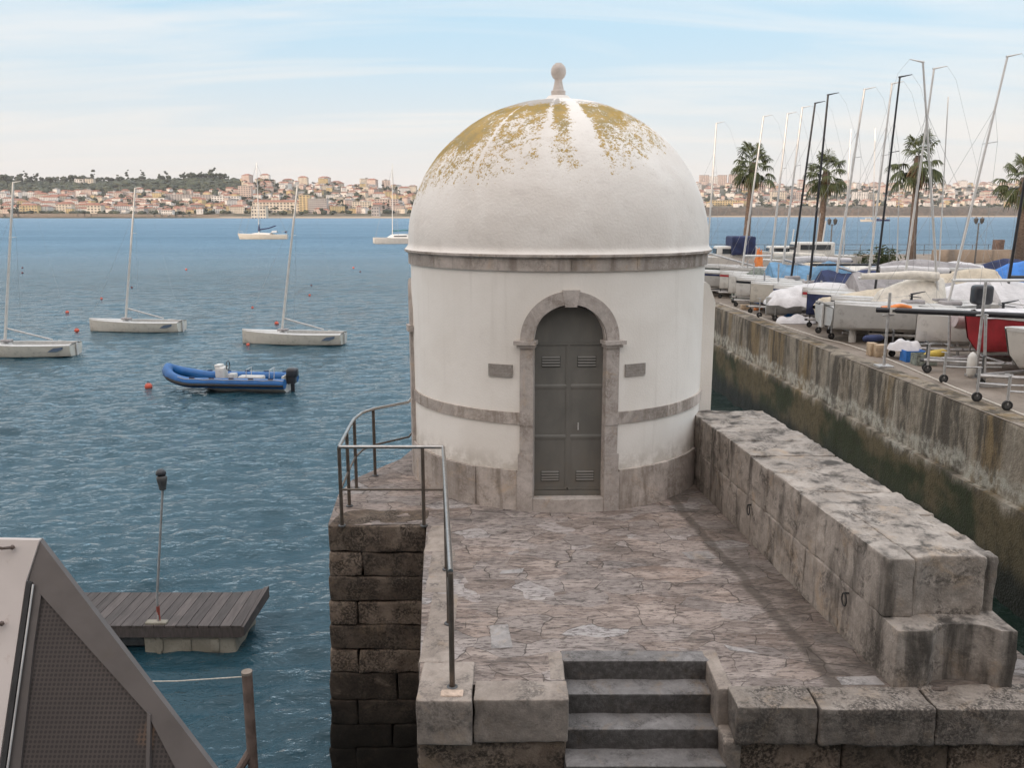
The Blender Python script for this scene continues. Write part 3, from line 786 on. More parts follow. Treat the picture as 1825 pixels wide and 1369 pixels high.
# doors (flat sheets between the jambs)
DY = TC.y - TR + .20
def dpt(u_, z_, d_=0):       # local flat door frame
    c, s_ = cos(UA), sin(UA); bx, by = u_, -(TR - .15) - d_
    return Vector((TC.x + bx * c - by * s_, TC.y + bx * s_ + by * c, Z0 + z_))
def dbox(mb, u0, u1, z0, z1, d0, d1, tint=.5):
    vs = [dpt(a, c, d) for d in (d0, d1) for c in (z0, z1) for a in (u0, u1)]
    mb.add(vs, [(0, 2, 3, 1), (4, 5, 7, 6), (0, 1, 5, 4), (2, 6, 7, 3), (0, 4, 6, 2), (1, 3, 7, 5)], tint)
for sx in (-1, 1):
    a, b = sorted((sx * .006, sx * .478)); mb = MB(); dbox(mb, a, b, .27, DS - .07, -.03, .0)
    # pressed stiffening ribs bowing across the leaf
    for zc in (1.02, 1.72):
        for k, (dz, dd) in enumerate(((.0, .014),)):
            rings = []
            for q in range(9):
                x_ = a + .02 + (b - a - .04) * q / 8
                rings.append([dpt(x_, zc - .045, .001), dpt(x_, zc - .01, .012), dpt(x_, zc + .012, .012), dpt(x_, zc + .03, .001)])
            mb.loft(rings)
    for (u0, u1) in ((a, a + .03), (b - .03, b)): dbox(mb, u0, u1, .27, DS - .07, .0005, .008)
    dbox(mb, a + .031, b - .031, .27, .30, .0005, .008)
    leaf = twp(mb, 'door_leaf', M['door'])
    for zc in (.465, 2.06):
        lv = MB(); um = sx * .24; dbox(lv, um - .125, um + .125, zc - .075, zc + .075, .0008, .003)
        l0 = twp(lv, 'louvre', M['louvre'], parent=leaf); l0.parent = leaf
        l0.matrix_parent_inverse = Matrix.Translation(-TC)
        lv = MB()
        for k in range(4):
            z_ = zc - .052 + k * .037
            vs = [dpt(um - .12, z_ + .014, .004), dpt(um + .12, z_ + .014, .004), dpt(um + .12, z_ - .008, .018), dpt(um - .12, z_ - .008, .018), dpt(um - .12, z_ - .012, .016), dpt(um + .12, z_ - .012, .016)]
            lv.add(vs, [(0, 1, 2, 3), (3, 2, 5, 4)])
        l1 = twp(lv, 'slats', M['door'], parent=leaf); l1.matrix_parent_inverse = Matrix.Translation(-TC)
    if sx > 0:
        hd = MB(); hd.tube([dpt(.135, 1.12, .02), dpt(.135, 1.22, .025)], .010, 8); hd.tube([dpt(.135, 1.16, .0), dpt(.135, 1.16, .028)], .006, 6)
        l2 = twp(hd, 'handle', M['alu'], parent=leaf)
mb = MB(); dbox(mb, -.478, .478, .188, .262, -.05, .02); dbox(mb, -.478, .478, .263, .268, -.05, .0); twp(mb, 'door_sill', M['door'])
mb = MB(); pts = [(DW * 1.02 * cos(pi * k / 24), DS - .06 + (DW * 1.02) * sin(pi * k / 24) + .02) for k in range(25)]
pts = [(.485, DS - .062)] + pts + [(-.485, DS - .062)]
mb.add([dpt(a, b, -.004) for a, b in pts], [list(range(len(pts)))]); dbox(mb, -.478, .478, DS - .075, DS - .055, .0, .012)
twp(mb, 'fanlight_panel', M['door'])
mb = MB(); dbox(mb, -.014, .014, .30, DS - .08, .0005, .011)
twp(mb, 'door_astragal', M['door'])
# dark closing ring behind door so no light leaks
# plaques
def plaque_mat():
    t = NT('engraved_plaque'); v = t.map(); f = t.noise(v, 18, 5, .7); X = t.xyz()
    rows = t.math('SINE', t.math('MULTIPLY', X[2], 150)); g = t.noise(t.map((1, 1, .1)), 60, 3)
    c = t.mix(t.ramp(f, .3, .7), (.24, .21, .185), (.34, .31, .28))
    return t.fin(c, .7, t.bump(t.math('MULTIPLY', t.ramp(rows, 0, .4), t.ramp(g, .45, .55)), .5, .01))
M['plaque'] = plaque_mat()
for u0, u1, lb in ((-1.115, -.77, 'wider'), (.765, 1.085, 'narrower')):
    mb = MB(); curved(mb, u0, u1, 1.855, 2.02, TR - .05, TR + .02, tint=.5); o = twp(mb, 'plaque', M['plaque'])
    for uu in (u0 + .012, u1 - .012):
        for z_ in (1.868, 2.007): mb = MB(); mb.ico(cyl(uu, z_, TR + .021), .007, 1); q = twp(mb, 'fixing_stud', M['galv'], parent=o)
# second doorway surround, seen edge-on at the left, and white porch at the right
UA0 = UA
UA = R_(-92)
mb = MB()
for sx in (-1, 1):
    a, b = sorted((sx * DW, sx * (DW + JW))); curved(mb, a, b, .0, DS, TR - .1, TR + .05, tint=.45)
    o1, o2 = sorted((sx * (DW - .02), sx * (DW + JW + .05))); curved(mb, o1, o2, DS - .098, DS - .004, TR - .1, TR + .09, tint=.5)
arch_seg(mb, 0.001, pi - .001, DW, RO, TR - .1, TR + .048, .5, 30)
twp(mb, 'side_doorway', M['stone_trim'])
mb = MB(); prof_ = [(2.3, -.02), (3.05, -.02), (3.05, 2.70), (3.02, 2.78), (2.95, 2.96), (2.90, 3.0), (2.3, 3.0)]
mb.loft([[Vector((x_, y_, Z0 + z_)) for x_, z_ in prof_] for y_ in (12.86, 12.87, 13.6, 14.3)], closed=True, caps=True); twp(mb, 'buttress', M['plaster'], 30)
UA = UA0

# ------------------------------------------------------------------ guard rail
rl = empty('guard_rail', (pA.x, pA.y, Z0)); tag(rl, 'tubular metal guard rail around the left edge of the jetty', 'railing')
zr_ = Z0 + 1.07; zm = Z0 + .50
top = [atz(*p, zr_) for p in ((727, 717), (665, 729), (645, 736), (631, 747), (622, 762), (604, 797))]
F1 = Vector((top[-1].x, top[-1].y, zr_)); F2 = atz(790, 797, zr_); F3 = atz(803, 1019, zr_)
back = [Vector((-1.45, 14.3, zr_)), Vector((-1.62, 13.8, zr_))]
curve = [Vector((-.6, 15.75, zr_)), Vector((-1.2, 15.0, zr_)), Vector((-1.58, 14.3, zr_))] + top
mb = MB(); mb.tube(curve, .023, 10); par(mb.build('handrail', M['steel_rail'], sharp=60), rl)
mb = MB(); mb.tube([F1, F2], .023, 10); par(mb.build('handrail', M['steel_rail'], sharp=60), rl)
mb = MB(); mb.tube([F2, F3], .023, 10); par(mb.build('handrail', M['steel_rail'], sharp=60), rl)
def low(p, z): return Vector((p.x, p.y, z))
for seg in (curve, [F1, F2], [F2, F3]):
    mb = MB(); mb.tube([low(p, zm) for p in seg], .016, 8); par(mb.build('mid_rail', M['steel_post'], sharp=60), rl)
def lerp(a, b, t): return a + (b - a) * t
posts = [top[1], top[3], lerp(top[4], top[5], .25), F1, lerp(F1, F2, .80), F3, lerp(F2, F3, .36), lerp(F2, F3, .70), curve[1]]
for p in posts:
    mb = MB(); mb.tube([low(p, Z0 - .02), low(p, zr_ - .012)], .024, 10, flat=1); po = par(mb.build('post', M['steel_post'], sharp=60), rl)
    mb = MB(); mb.lathe([(.001, .0), (.05, .0), (.048, .012), (.03, .018)], low(p, Z0 + .006), 14)
    fl = par(mb.build('base_flange', M['dark_steel'], sharp=40), po)
mb = MB(); mb.rock((F3.x - .09, F3.y - .16, Z0 + .008), (F3.x + .10, F3.y - .06, Z0 + .026), r=.01, amp=.008, freq=9, step=.03)
o = mb.build('mortar_patch', M['orange'] if False else paint('rust_stained_mortar', (.55, .42, .33), .9, .3, 12, bump=.5)); par(o, masonry)

# ------------------------------------------------------------------ quay
QZ = 3.60
qa = atz(1272, 546, QZ); qb = atz(1825, 762, QZ); qd = (qb - qa)
def qx(y): return qa.x + (y - qa.y) * qd.x / qd.y
QY0, QY1 = -12, 88
def quay_top():
    mb = MB()
    P_ = [(qx(QY0), QY0), (60, QY0), (66, 92), (40, 90), (14, QY1), (qx(QY1), QY1)]
    mb.add([(x, y, QZ) for x, y in P_], [list(range(6))])
    return tag(mb.build('quay_pavement', M['quay_top'], smooth=False), 'concrete quay surface where the boats are parked', None, None, 'structure')
quay_top()
qw = empty('quay_wall', (qx(20), 20, 0)); tag(qw, 'stained concrete quay wall with green algae along the channel', 'quay wall')
mb = MB(); y = QY0; rr = random.Random(21); k = 0
while y < QY1 - .1:
    L = 5.2; e = min(QY1, y + L); ins = .0
    # wall panels with a slightly proud panel every bay, coping nibbled by wear
    ny = 26; nz = 10; prev = None; rings = []
    for i in range(ny + 1):
        yy = y + .003 + (e - y - .006) * i / ny; col = []
        wv = noise.fractal(Vector((yy * 1.3, 0, 3)), 1, 2, 4) * .03
        if 0 < i < ny: pass
        xo = qx(yy) + wv + (-.09 * sin(pi * min(1, i / 7)) if k % 3 == 1 and i < 7 else 0)
        col.append(Vector((xo + .55, yy, QZ + .004)))
        col.append(Vector((xo + .045, yy, QZ + .003 + wv * .3)))
        col.append(Vector((xo + .01, yy, QZ - .03)))
        for j in range(nz + 1):
            z = QZ - .06 - (QZ - .06 - 2.02) * j / nz
            col.append(Vector((xo + noise.fractal(Vector((yy, z, 1)) * 2.2, 1, 2, 3) * .018, yy, z)))
        xi = qx(yy) - .13
        col.append(Vector((xi, yy, 2.0)))
        for j in range(8):
            z = 1.9 - j * .42; col.append(Vector((xi - .01 + noise.fractal(Vector((yy, z, 5)) * 1.8, 1, 2, 3) * .035, yy, z)))
        rings.append(col)
    mb.loft(rings, tint=rr.uniform(.3, .7)); y = e; k += 1
mb.v = [tuple(p) for p in mb.v]
par(mb.build('wall_face', M['quay_wall'], sharp=60), qw)
mb = MB(); mb.prism([(qx(QY1), QY1), (14, QY1), (40, 90), (66, 92), (60, QY0), (qx(QY0) + .3, QY0), (qx(QY1) + .3, QY1 - .1)], -2, QZ - .02)
par(mb.build('quay_body', M['quay_wall'], smooth=False), qw)
# low walls of the promenade at the far end of the quay
def lowwall(x0, x1, y, h, lab, mat=None):
    mb = MB(); mb.rock((x0, y, QZ), (x1, y + .5, QZ + h), r=.05, amp=.02, freq=.8, step=1.2)
    tag(mb.build('low_wall', M['quay_top'] if mat is None else mat, loc=((x0 + x1) / 2, y, QZ)), lab, 'low wall')
lowwall(36, 66, 74, 1.1, 'long low concrete wall at the far end of the quay')
lowwall(13.5, 33, 80, .35, 'low kerb wall along the seaward end of the quay near the palms')
# rope lying along the quay edge
mb = MB(); pts = []
for (a, b) in ((1283, 541), (1340, 561), (1400, 583), (1460, 603), (1500, 612), (1560, 632), (1620, 657), (1700, 692), (1760, 716), (1825, 742), (1900, 775)):
    p = atz(a, b, QZ); pts.append(Vector((p.x, p.y, QZ + .02)))
mb.tube(pts, .022, 6); tag(mb.build('rope', M['rope'], loc=pts[5]), 'long pale rope laid along the top of the quay edge', 'rope')

# unseen fort added behind the camera to keep the jetty in shade
ft = empty('shade_fort', (-60, -60, 0)); tag(ft, 'unseen tall stone fort added behind the jetty to shade it', 'shade_fort')
mb = MB(); mb.prism([(-230, -48), (45, -30), (45, -75), (-230, -95)], -2, 27); par(mb.build('shade_wall', M['stone_wall'], smooth=False), ft)

# a few pale replaced slabs set into the paving
SLM = stone('pale_slab', (.27, .25, .24), (.37, .345, .33), lichen=.6, bump=.3)
for k_, q_ in enumerate([((873, 1116), (905, 1114), (914, 1155), (876, 1157)), ((1290, 1150), (1330, 1158), (1355, 1166), (1300, 1160)), ((894, 1018), (934, 1014), (930, 1022), (890, 1024)), ((1214, 985), (1262, 983), (1280, 996), (1230, 998)), ((1490, 1208), (1560, 1206), (1578, 1222), (1500, 1222))]):
    mb = MB(); pz = [atz(a_, b_, Z0) for a_, b_ in q_]; mb.add([(p_.x, p_.y, Z0 + .004) for p_ in pz][::-1], [(0, 1, 2, 3)]); tag(mb.build('pavement_slab', SLM, smooth=False), 'pale replaced slab in the pink paving', None, None, 'structure')

# ------------------------------------------------------------------ boats: builders
def keelboat(hull_m, deck_m, mast_m, L=6.1, B=2.15, mast_h=7.3, fb=.62, rake=.12, boom='deck', cover=None, lam=True, keel=False, thin=.045, dist=None, stripe=None, bag=None):
    """open keelboat, bow along -X, mast foot at the origin of x, waterline z=0"""
    root = empty('sailing_boat')
    xb = -L * .385; n = 18; rings = []; dk = []
    for i in range(n + 1):
        s = i / n; x = xb + L * s
        hb = B / 2 * (min(1, (s / .55)) ** .62 if s < .55 else 1 - .22 * ((s - .55) / .45) ** 1.6); hb = max(hb, .03)
        sh = fb + .13 * (1 - s) ** 2; dp = -.16 * sin(pi * min(1, s * .9 + .08)) ; xo = -.10 * (1 - s) ** 6
        rings.append([Vector((x + xo, sy * hb * k, z)) for sy, k, z in ((-1, 1, sh), (-1, .985, sh - .05), (-1, .95, sh * .45), (-1, .80, .02), (-1, .45, dp * .8), (1, 0, dp), (1, .45, dp * .8), (1, .80, .02), (1, .95, sh * .45), (1, .985, sh - .05), (1, 1, sh))])
        ck = 1 if .42 < s < .985 else 0; fl = .20 if ck else sh + .06 * (1 - s); w = .62 if ck else .55
        cam_ = .05
        dk.append([Vector((x + xo, -hb, sh + .002)), Vector((x + xo, -hb * .93, sh + .03)), Vector((x + xo, -hb * (w + .03), sh + .045)), Vector((x + xo, -hb * w, fl if ck else sh + .08)), Vector((x + xo, 0, fl if ck else sh + .12 - .04 * s)),
                   Vector((x + xo, hb * w, fl if ck else sh + .08)), Vector((x + xo, hb * (w + .03), sh + .045)), Vector((x + xo, hb * .93, sh + .03)), Vector((x + xo, hb, sh + .002))])
    mb = MB(); mb.loft(rings); mb.add(rings[-1], [list(range(11))]); mb.build('hull', hull_m, root, sharp=35)
    mb = MB(); mb.loft(dk); d = mb.build('deck', deck_m, root, sharp=30)
    zd = fb + .16
    mb = MB(); 
    for sy in (0, 1):
        mb.loft([[g_[1] + Vector((0, -.006, -.02)), g_[1] * .65 + g_[2] * .35 + Vector((0, -.006, 0))] if sy == 0 else [g_[9] + Vector((0, .006, -.02)), g_[9] * .65 + g_[8] * .35 + Vector((0, .006, 0))] for g_ in rings])
        if stripe: mb.build('sheer_stripe', stripe, root); 
        mb = MB()
    tip = Vector((mast_h * rake, 0, zd + mast_h)); base = Vector((0, 0, zd))
    mb = MB(); mb.tube([base, base + (tip - base) * .6, tip], thin, 8, thin * .72); ms = mb.build('mast', mast_m, root, sharp=70)
    mb = MB(); mb.tube([tip + Vector((-.04, 0, -.02)), tip + Vector((.42, 0, .07))], .035, 6, .014); mb.build('mast_crane', mast_m, ms)
    sp = base + (tip - base) * .66
    mb = MB(); mb.tube([sp + Vector((.1, -.42, .02)), sp, sp + Vector((.1, .42, .02))], .014, 6); mb.build('spreader', mast_m, ms)
    hd = base + (tip - base) * .80
    bow = Vector((xb + .02, 0, fb + .17))
    for nm, pts in (('forestay', [hd, bow]), ('shroud', [hd, sp + Vector((.1, -.42, .02)), Vector((.45, -B * .42, fb))]), ('shroud', [hd, sp + Vector((.1, .42, .02)), Vector((.45, B * .42, fb))]), ('backstay', [tip + Vector((.42, 0, .07)), tip + Vector((.75, 0, -.35)), Vector((xb + L - .15, 0, fb + .3))])):
        mb = MB(); mb.tube(pts, .005 if nm != 'backstay' else .0032, 4, cap=False); mb.build(nm, M['wire'], root)
    if boom:
        e = Vector((2.55, 0, fb + .22)) if boom == 'deck' else Vector((2.7, 0, zd + .75))
        mb = MB(); mb.tube([Vector((.05, 0, zd + .75)), e], .055, 8, .045); mb.build('boom', mast_m if boom != 'deck' else M['galv'], root)
    mb = MB(); mb.rock((-.25, -.22, fb + .12), (.35, .22, fb + .26), r=.05, amp=.02, step=.12); mb.build('spinnaker_bag', M['grey_tarp'], root)
    if cover is not None:
        g = []
        for i in range(15):
            s = i / 14; x = -.6 + 3.9 * s; hb = B / 2 * (1.02 if s < .6 else 1.02 - .2 * (s - .6)); rz_ = (zd + .62 - .35 * s)
            row = []
            for k in range(9):
                a = -1 + 2 * k / 8; sag = .05 * sin(s * 19) * (1 - abs(a))
                zt = fb - .12 + (rz_ - fb + .12) * (1 - abs(a)) ** .85 + sag + noise.noise(Vector((x * 2, a * 3, mast_h))) * .05
                row.append(Vector((x, a * hb * 1.01, zt)))
            g.append(row)
        mb = MB(); mb.loft(g); mb.add(g[0], [list(range(9))]); mb.add(g[-1], [list(range(9))[::-1]]); mb.build('cover', cover, root, sharp=50)
    if bag is not None:
        mb = MB(); mb.tube([Vector((.1, 0, zd + .80)), Vector((.9, .03, zd + .86)), Vector((1.8, -.03, zd + .82)), Vector((2.6, 0, zd + .80))], .16, 9, .10); mb.build('furled_sail', bag, root)
    mb = MB(); mb.add([(xb + L + .0, -.12, .05), (xb + L + .05, -.12, .6), (xb + L + .05, .12, .6), (xb + L + .0, .12, .05)], [(0, 1, 2, 3)])
    r = MB(); r.box((xb + L + .06, 0, .28), (.05, .22, .75)); r.tube([(xb + L + .05, 0, .70), (xb + L - .95, .06, fb + .18)], .02, 6); r.build('rudder', M['deck_gel'] if not keel else M['antifoul'], root)
    if keel:
        r = MB(); r.box((.15, 0, -.42), (.62, .06, .62)); r.tube([(-.35, 0, -.72), (-.1, 0, -.74), (.5, 0, -.74), (.75, 0, -.72)], .085, 8, .06); r.build('keel', M['antifoul'], root)
    return root
def setpos(o, loc, rz=0): o.location = loc; o.rotation_euler = (0, 0, rz); return o

# moored sailing boats on the water
def moored(o, label):
    return tag(o, label, 'sailing boat', 'white open sailing boats at their moorings')
def boat_logo(root):
    # pale blue grey flash painted on the quarter
    mb = MB(); L = 6.1; pts = [(2.62, .30), (2.95, .50), (3.45, .56), (3.40, .42), (3.1, .30)]
    def hp(x, z):
        s = (x + L * .385) / L; hb = 2.15 / 2 * (1 - .22 * ((s - .55) / .45) ** 1.6); return Vector((x, -hb * (.95 + .05 * (z / .62)) - .035, z))
    mb.add([hp(*p) for p in pts], [list(range(5))])
    mb.build('hull_flash', paint('flash_blue', (.10, .14, .20), .5), root)
m1 = keelboat(M['cream_gel'], M['deck_gel'], M['white_gel'], mast_h=8.55, rake=.16, thin=.078); boat_logo(m1)
w3 = atz(504, 612, 0); setpos(m1, (w3.x, w3.y, .02), R_(-3)); moored(m1, 'white open sailing boat moored nearest the domed tower')
m2 = dup(m1); w2 = atz(226, 590, 0); setpos(m2, (w2.x, w2.y, .02), R_(-1)); m2['label'] = 'white open sailing boat moored in the middle of the three, farthest out'
m3 = dup(m1); w1 = atz(12, 634, 0); setpos(m3, (w1.x, w1.y, .02), R_(4)); m3['label'] = 'white open sailing boat cut by the left edge of the photo'
for o_, k in ((m1, 0), (m2, 1), (m3, 2)): pass

# blue inflatable
def rib():
    root = empty('inflatable_boat'); L = 5.6
    def tubepath(sy):
        p = []
        for i in range(22):
            s = i / 21
            if s < .68: x = L / 2 - L * .75 * s / .68; y = .82; z = .42
            else:
                t = (s - .68) / .32; a = t * pi / 2; x = L / 2 - L * .75 - (L * .25) * sin(a); y = .82 * cos(a) + .03; z = .42 + .50 * t ** 1.3
            p.append(Vector((x, sy * y, z)))
        return p
    mb = MB(); a = tubepath(-1); b = tubepath(1)
    mb.tube(a + b[::-1][1:], .225, 14); mb.build('inflatable_tube', M['blue_rib'], root, sharp=60)
    for sy in (-1, 1):
        mb = MB(); p = tubepath(sy); q = [v_ + Vector((-.10 * (i / 21) ** 3, sy * (.232 if i < 15 else .232 * cos((i - 14) / 7 * 1.45)), -.05)) for i, v_ in enumerate(p)]
        mb.tube(q, .050, 8, .085); mb.build('rubbing_strake', M['rubber'], root)
        for i in (2, 5, 8, 11, 14):
            mb = MB(); c = p[i] + Vector((0, sy * .10, .235)); mb.box(c, (.22, .06, .05)); mb.build('handle_patch', M['navy'], root)
    for sy in (-1, 1):
        mb = MB(); q_ = tubepath(sy); mb.tube([v_ + Vector((0, sy * .17, .17 + .03 * abs(sin(i * 1.05)))) for i, v_ in enumerate(q_[:17])], .012, 5); mb.build('grab_line', M['rope'], root)
    g = []
    for i in range(13):
        s = i / 12; x = L / 2 - .1 - (L - .9) * s; hb = .72 * (1 if s < .6 else 1 - ((s - .6) / .4) ** 1.8 * .95); kz = -.28 + .78 * max(0, (s - .55) / .45) ** 1.8
        g.append([Vector((x, -hb, .32 + .25 * max(0, s - .6))), Vector((x, -hb * .9, .1 + kz * .25 + .1)), Vector((x, 0, kz)), Vector((x, hb * .9, .1 + kz * .25 + .1)), Vector((x, hb, .32 + .25 * max(0, s - .6)))])
    mb = MB(); mb.loft(g); mb.add(g[0], [list(range(5))]); mb.build('hull', M['white_gel'], root, sharp=50)
    mb = MB(); mb.box((.25, 0, .30), (4.6, 1.2, .05)); mb.build('floor', M['cockpit'], root)
    mb = MB(); mb.rock((-.56, -.27, .3), (-.16, .27, 1.0), r=.06, amp=.0, step=.2); mb.rock((-.60, -.23, .95), (-.32, .23, 1.12), r=.05, amp=0, step=.2); mb.build('console', M['white_gel'], root)
    mb = MB(); mb.tube([Vector((-.05, .2 * cos(k * pi / 8), 1.06 + .2 * sin(k * pi / 8))) for k in range(17)], .018, 6); mb.tube([(-.14, 0, 1.02), (-.04, 0, 1.06)], .02, 6); mb.tube([(-.04, -.19, 1.06), (-.04, .19, 1.06)], .012, 6)
    mb.build('steering_wheel', M['rubber'], root)
    mb = MB(); mb.rock((.45, -.25, .3), (1.55, .25, .62), r=.06, amp=0, step=.3); mb.rock((-.02, -.2, .3), (.3, .2, .72), r=.05, amp=0, step=.3); mb.build('seat', M['deck_gel'], root)
    for x in (.85, 1.9):
        mb = MB(); mb.tube([(x, -.3, .35), (x + .05, -.3, .95), (x + .05, .3, .95), (x, .3, .35)], .017, 6); mb.build('grab_frame', M['alu'], root)
    e = MB(); e.rock((2.62, -.24, .55), (3.12, .24, 1.02), r=.15, amp=0, step=.1); e.rock((2.70, -.17, .30), (3.02, .17, .6), r=.06, amp=0, step=.15); o = e.build('outboard_engine', M['motor'], root)
    e = MB(); e.box((2.86, 0, .0), (.16, .08, .75)); e.box((2.66, 0, .45), (.14, .3, .35)); e.build('engine_leg', M['motor'], o)
    e = MB(); e.box((2.6, 0, .45), (.06, 1.15, .5)); e.build('transom', M['white_gel'], root)
    return root
rb = rib(); p = atz(415, 694, 0); setpos(rb, (p.x - .1, p.y, .02), R_(-5)); tag(rb, 'blue inflatable motor boat with white console and dark outboard engine', 'inflatable boat')

# buoys
bu = [(265, 692, .17, 'r', 'largest orange buoy, floating left of the blue inflatable boat'), (137, 591, .16, 'r', 'orange buoy by the bow of the middle sailing boat'), (120, 558, .14, 'r', 'orange buoy farther left than the bow of the middle sailing boat'),
      (181, 533, .11, 'r', 'small orange buoy left of the middle mast'), (235, 513, .11, 'd', 'small dark red buoy just right of the middle mast'), (450, 549, .10, 'r', 'small orange buoy left of the mast nearest the tower'),
      (493, 578, .15, 'r', 'orange buoy behind the foredeck of the sailing boat nearest the tower'), (442, 616, .11, 'r', 'small orange buoy against the bow of the sailing boat nearest the tower'), (552, 527, .11, 'r', 'small orange buoy right of the mast nearest the tower'),
      (555, 509, .09, 'd', 'tiny dark buoy beyond the small orange one right of the mast'), (40, 487, .13, 'd', 'tiny dark buoy far out at the left near the leftmost mast'), (40, 478, .13, 'd', 'tiny dark buoy, the farther of the pair right of the leftmost mast'), (332, 481, .15, 'r', 'tiny far red buoy halfway between two masts'), (630, 478, .15, 'r', 'tiny far red buoy right of the rightmost moored mast'), (642, 485, .12, 'd', 'tiny dark buoy, second nearest to the tower edge')]
for x, y_, r, c, lb in bu:
    mb = MB(); mb.lathe([(.001, -r * .7), (r * .75, -r * .5), (r, 0), (r * .92, r * .5), (r * .55, r * .92), (r * .2, r * 1.02), (.001, r * 1.03)], n=14)
    p = atz(x, y_, .0); o = mb.build('buoy', M['red_buoy'] if c == 'r' else M['dark_buoy']); o.location = (p.x, p.y, r * .35); tag(o, lb, 'buoy', 'mooring buoys on the water')
    if y_ > 500:
        q = MB(); q.tube([Vector((r * .28 * cos(k * pi / 5), 0, r * 1.15 + r * .25 * sin(k * pi / 5))) for k in range(11)], r * .08, 5); q.build('eye', M['rubber'], o)

# anchored cruising yacht
def yacht():
    root = empty('sailing_yacht'); L = 14.6; B = 4.1; rings = []; dk = []
    for i in range(17):
        s = i / 16; x = -L / 2 + L * s; hb = B / 2 * (min(1, s / .5) ** .65 if s < .5 else 1 - .25 * ((s - .5) / .5) ** 1.6); hb = max(hb, .04); sh = 1.35 + .35 * (1 - s) ** 1.6; xo = -.5 * (1 - s) ** 4
        rings.append([Vector((x + xo * (z / sh if z > 0 else 0), sy * hb * k, z)) for sy, k, z in ((-1, 1, sh), (-1, .96, sh * .5), (-1, .8, .02), (1, 0, -.4), (1, .8, .02), (1, .96, sh * .5), (1, 1, sh))])
        ch = .42 * max(0, sin(pi * min(1, max(0, (s - .27) / .45)))) ** .5
        dk.append([Vector((x + xo, -hb, sh)), Vector((x + xo, -hb * .62, sh + .04)), Vector((x + xo, -hb * .5, sh + .05 + ch)), Vector((x + xo, 0, sh + .1 + ch)), Vector((x + xo, hb * .5, sh + .05 + ch)), Vector((x + xo, hb * .62, sh + .04)), Vector((x + xo, hb, sh))])
    mb = MB(); mb.loft(rings); mb.add(rings[-1], [list(range(7))]); mb.build('hull', M['cream_gel'], root)
    mb = MB(); mb.loft(dk); mb.build('deck', M['white_gel'], root)
    mb = MB(); mb.tube([(-1.3, 0, 1.7), (-.9, 0, 23.0)], .13, 8, .09); ms = mb.build('mast', M['alu'], root)
    for z, w in ((9, 1.1), (15.5, .8)):
        mb = MB(); mb.tube([(-1.15, -w, z), (-1.1, w, z)], .035, 5); mb.build('spreader', M['alu'], ms)
    mb = MB(); mb.tube([(-1.25, 0, 2.4), (-1.2, 0, 4.6)], .42, 8, .12); mb.tube([(-1.2, 0, 2.9), (1.6, 0, 3.3), (3.9, 0, 4.1)], .2, 8, .16); mb.build('sail_cover', M['navy'], root)
    for pts in ([(-.9, 0, 22.8), (-7.6, 0, 1.8)], [(-1, 0, 16), (-5.4, 0, 1.8)], [(-.9, 0, 22.8), (7.1, 0, 1.6)], [(-.9, 0, 22.5), (-1.1, -1.1, 9), (-.9, -1.95, 1.4)], [(-.9, 0, 22.5), (-1.1, 1.1, 9), (-.9, 1.95, 1.4)]):
        mb = MB(); mb.tube(pts, .035, 4); mb.build('stay', M['wire'], root)
    for x0 in (-7.4, 5.9):
        mb = MB(); w_ = .5 if x0 < 0 else 1.4
        mb.tube([(x0, -w_, 1.5), (x0, -w_, 2.4), (x0 + 1.3, -w_, 2.4), (x0 + 1.3, -w_, 1.5)], .04, 5); mb.build('rail', M['alu'], root)
    mb = MB()
    g = [[Vector((x, a * 1.5, 1.6 + h * (1 - a * a * .6))) for a in (-1, -.5, 0, .5, 1)] for x, h in ((2.2, .1), (2.7, .95), (4.0, 1.05), (4.2, .9))]; mb.loft(g); mb.build('spray_hood', M['deck_gel'], root)
    mb = MB(); mb.box((7.0, -.9, 2.2), (.7, .35, .55)); mb.build('stern_locker', M['navy'], root)
    return root
yt = yacht(); p = atz(470, 426, 0); setpos(yt, (p.x, p.y, 0), R_(6)); tag(yt, 'anchored cream sailing yacht with tall mast and navy sail cover', 'yacht')
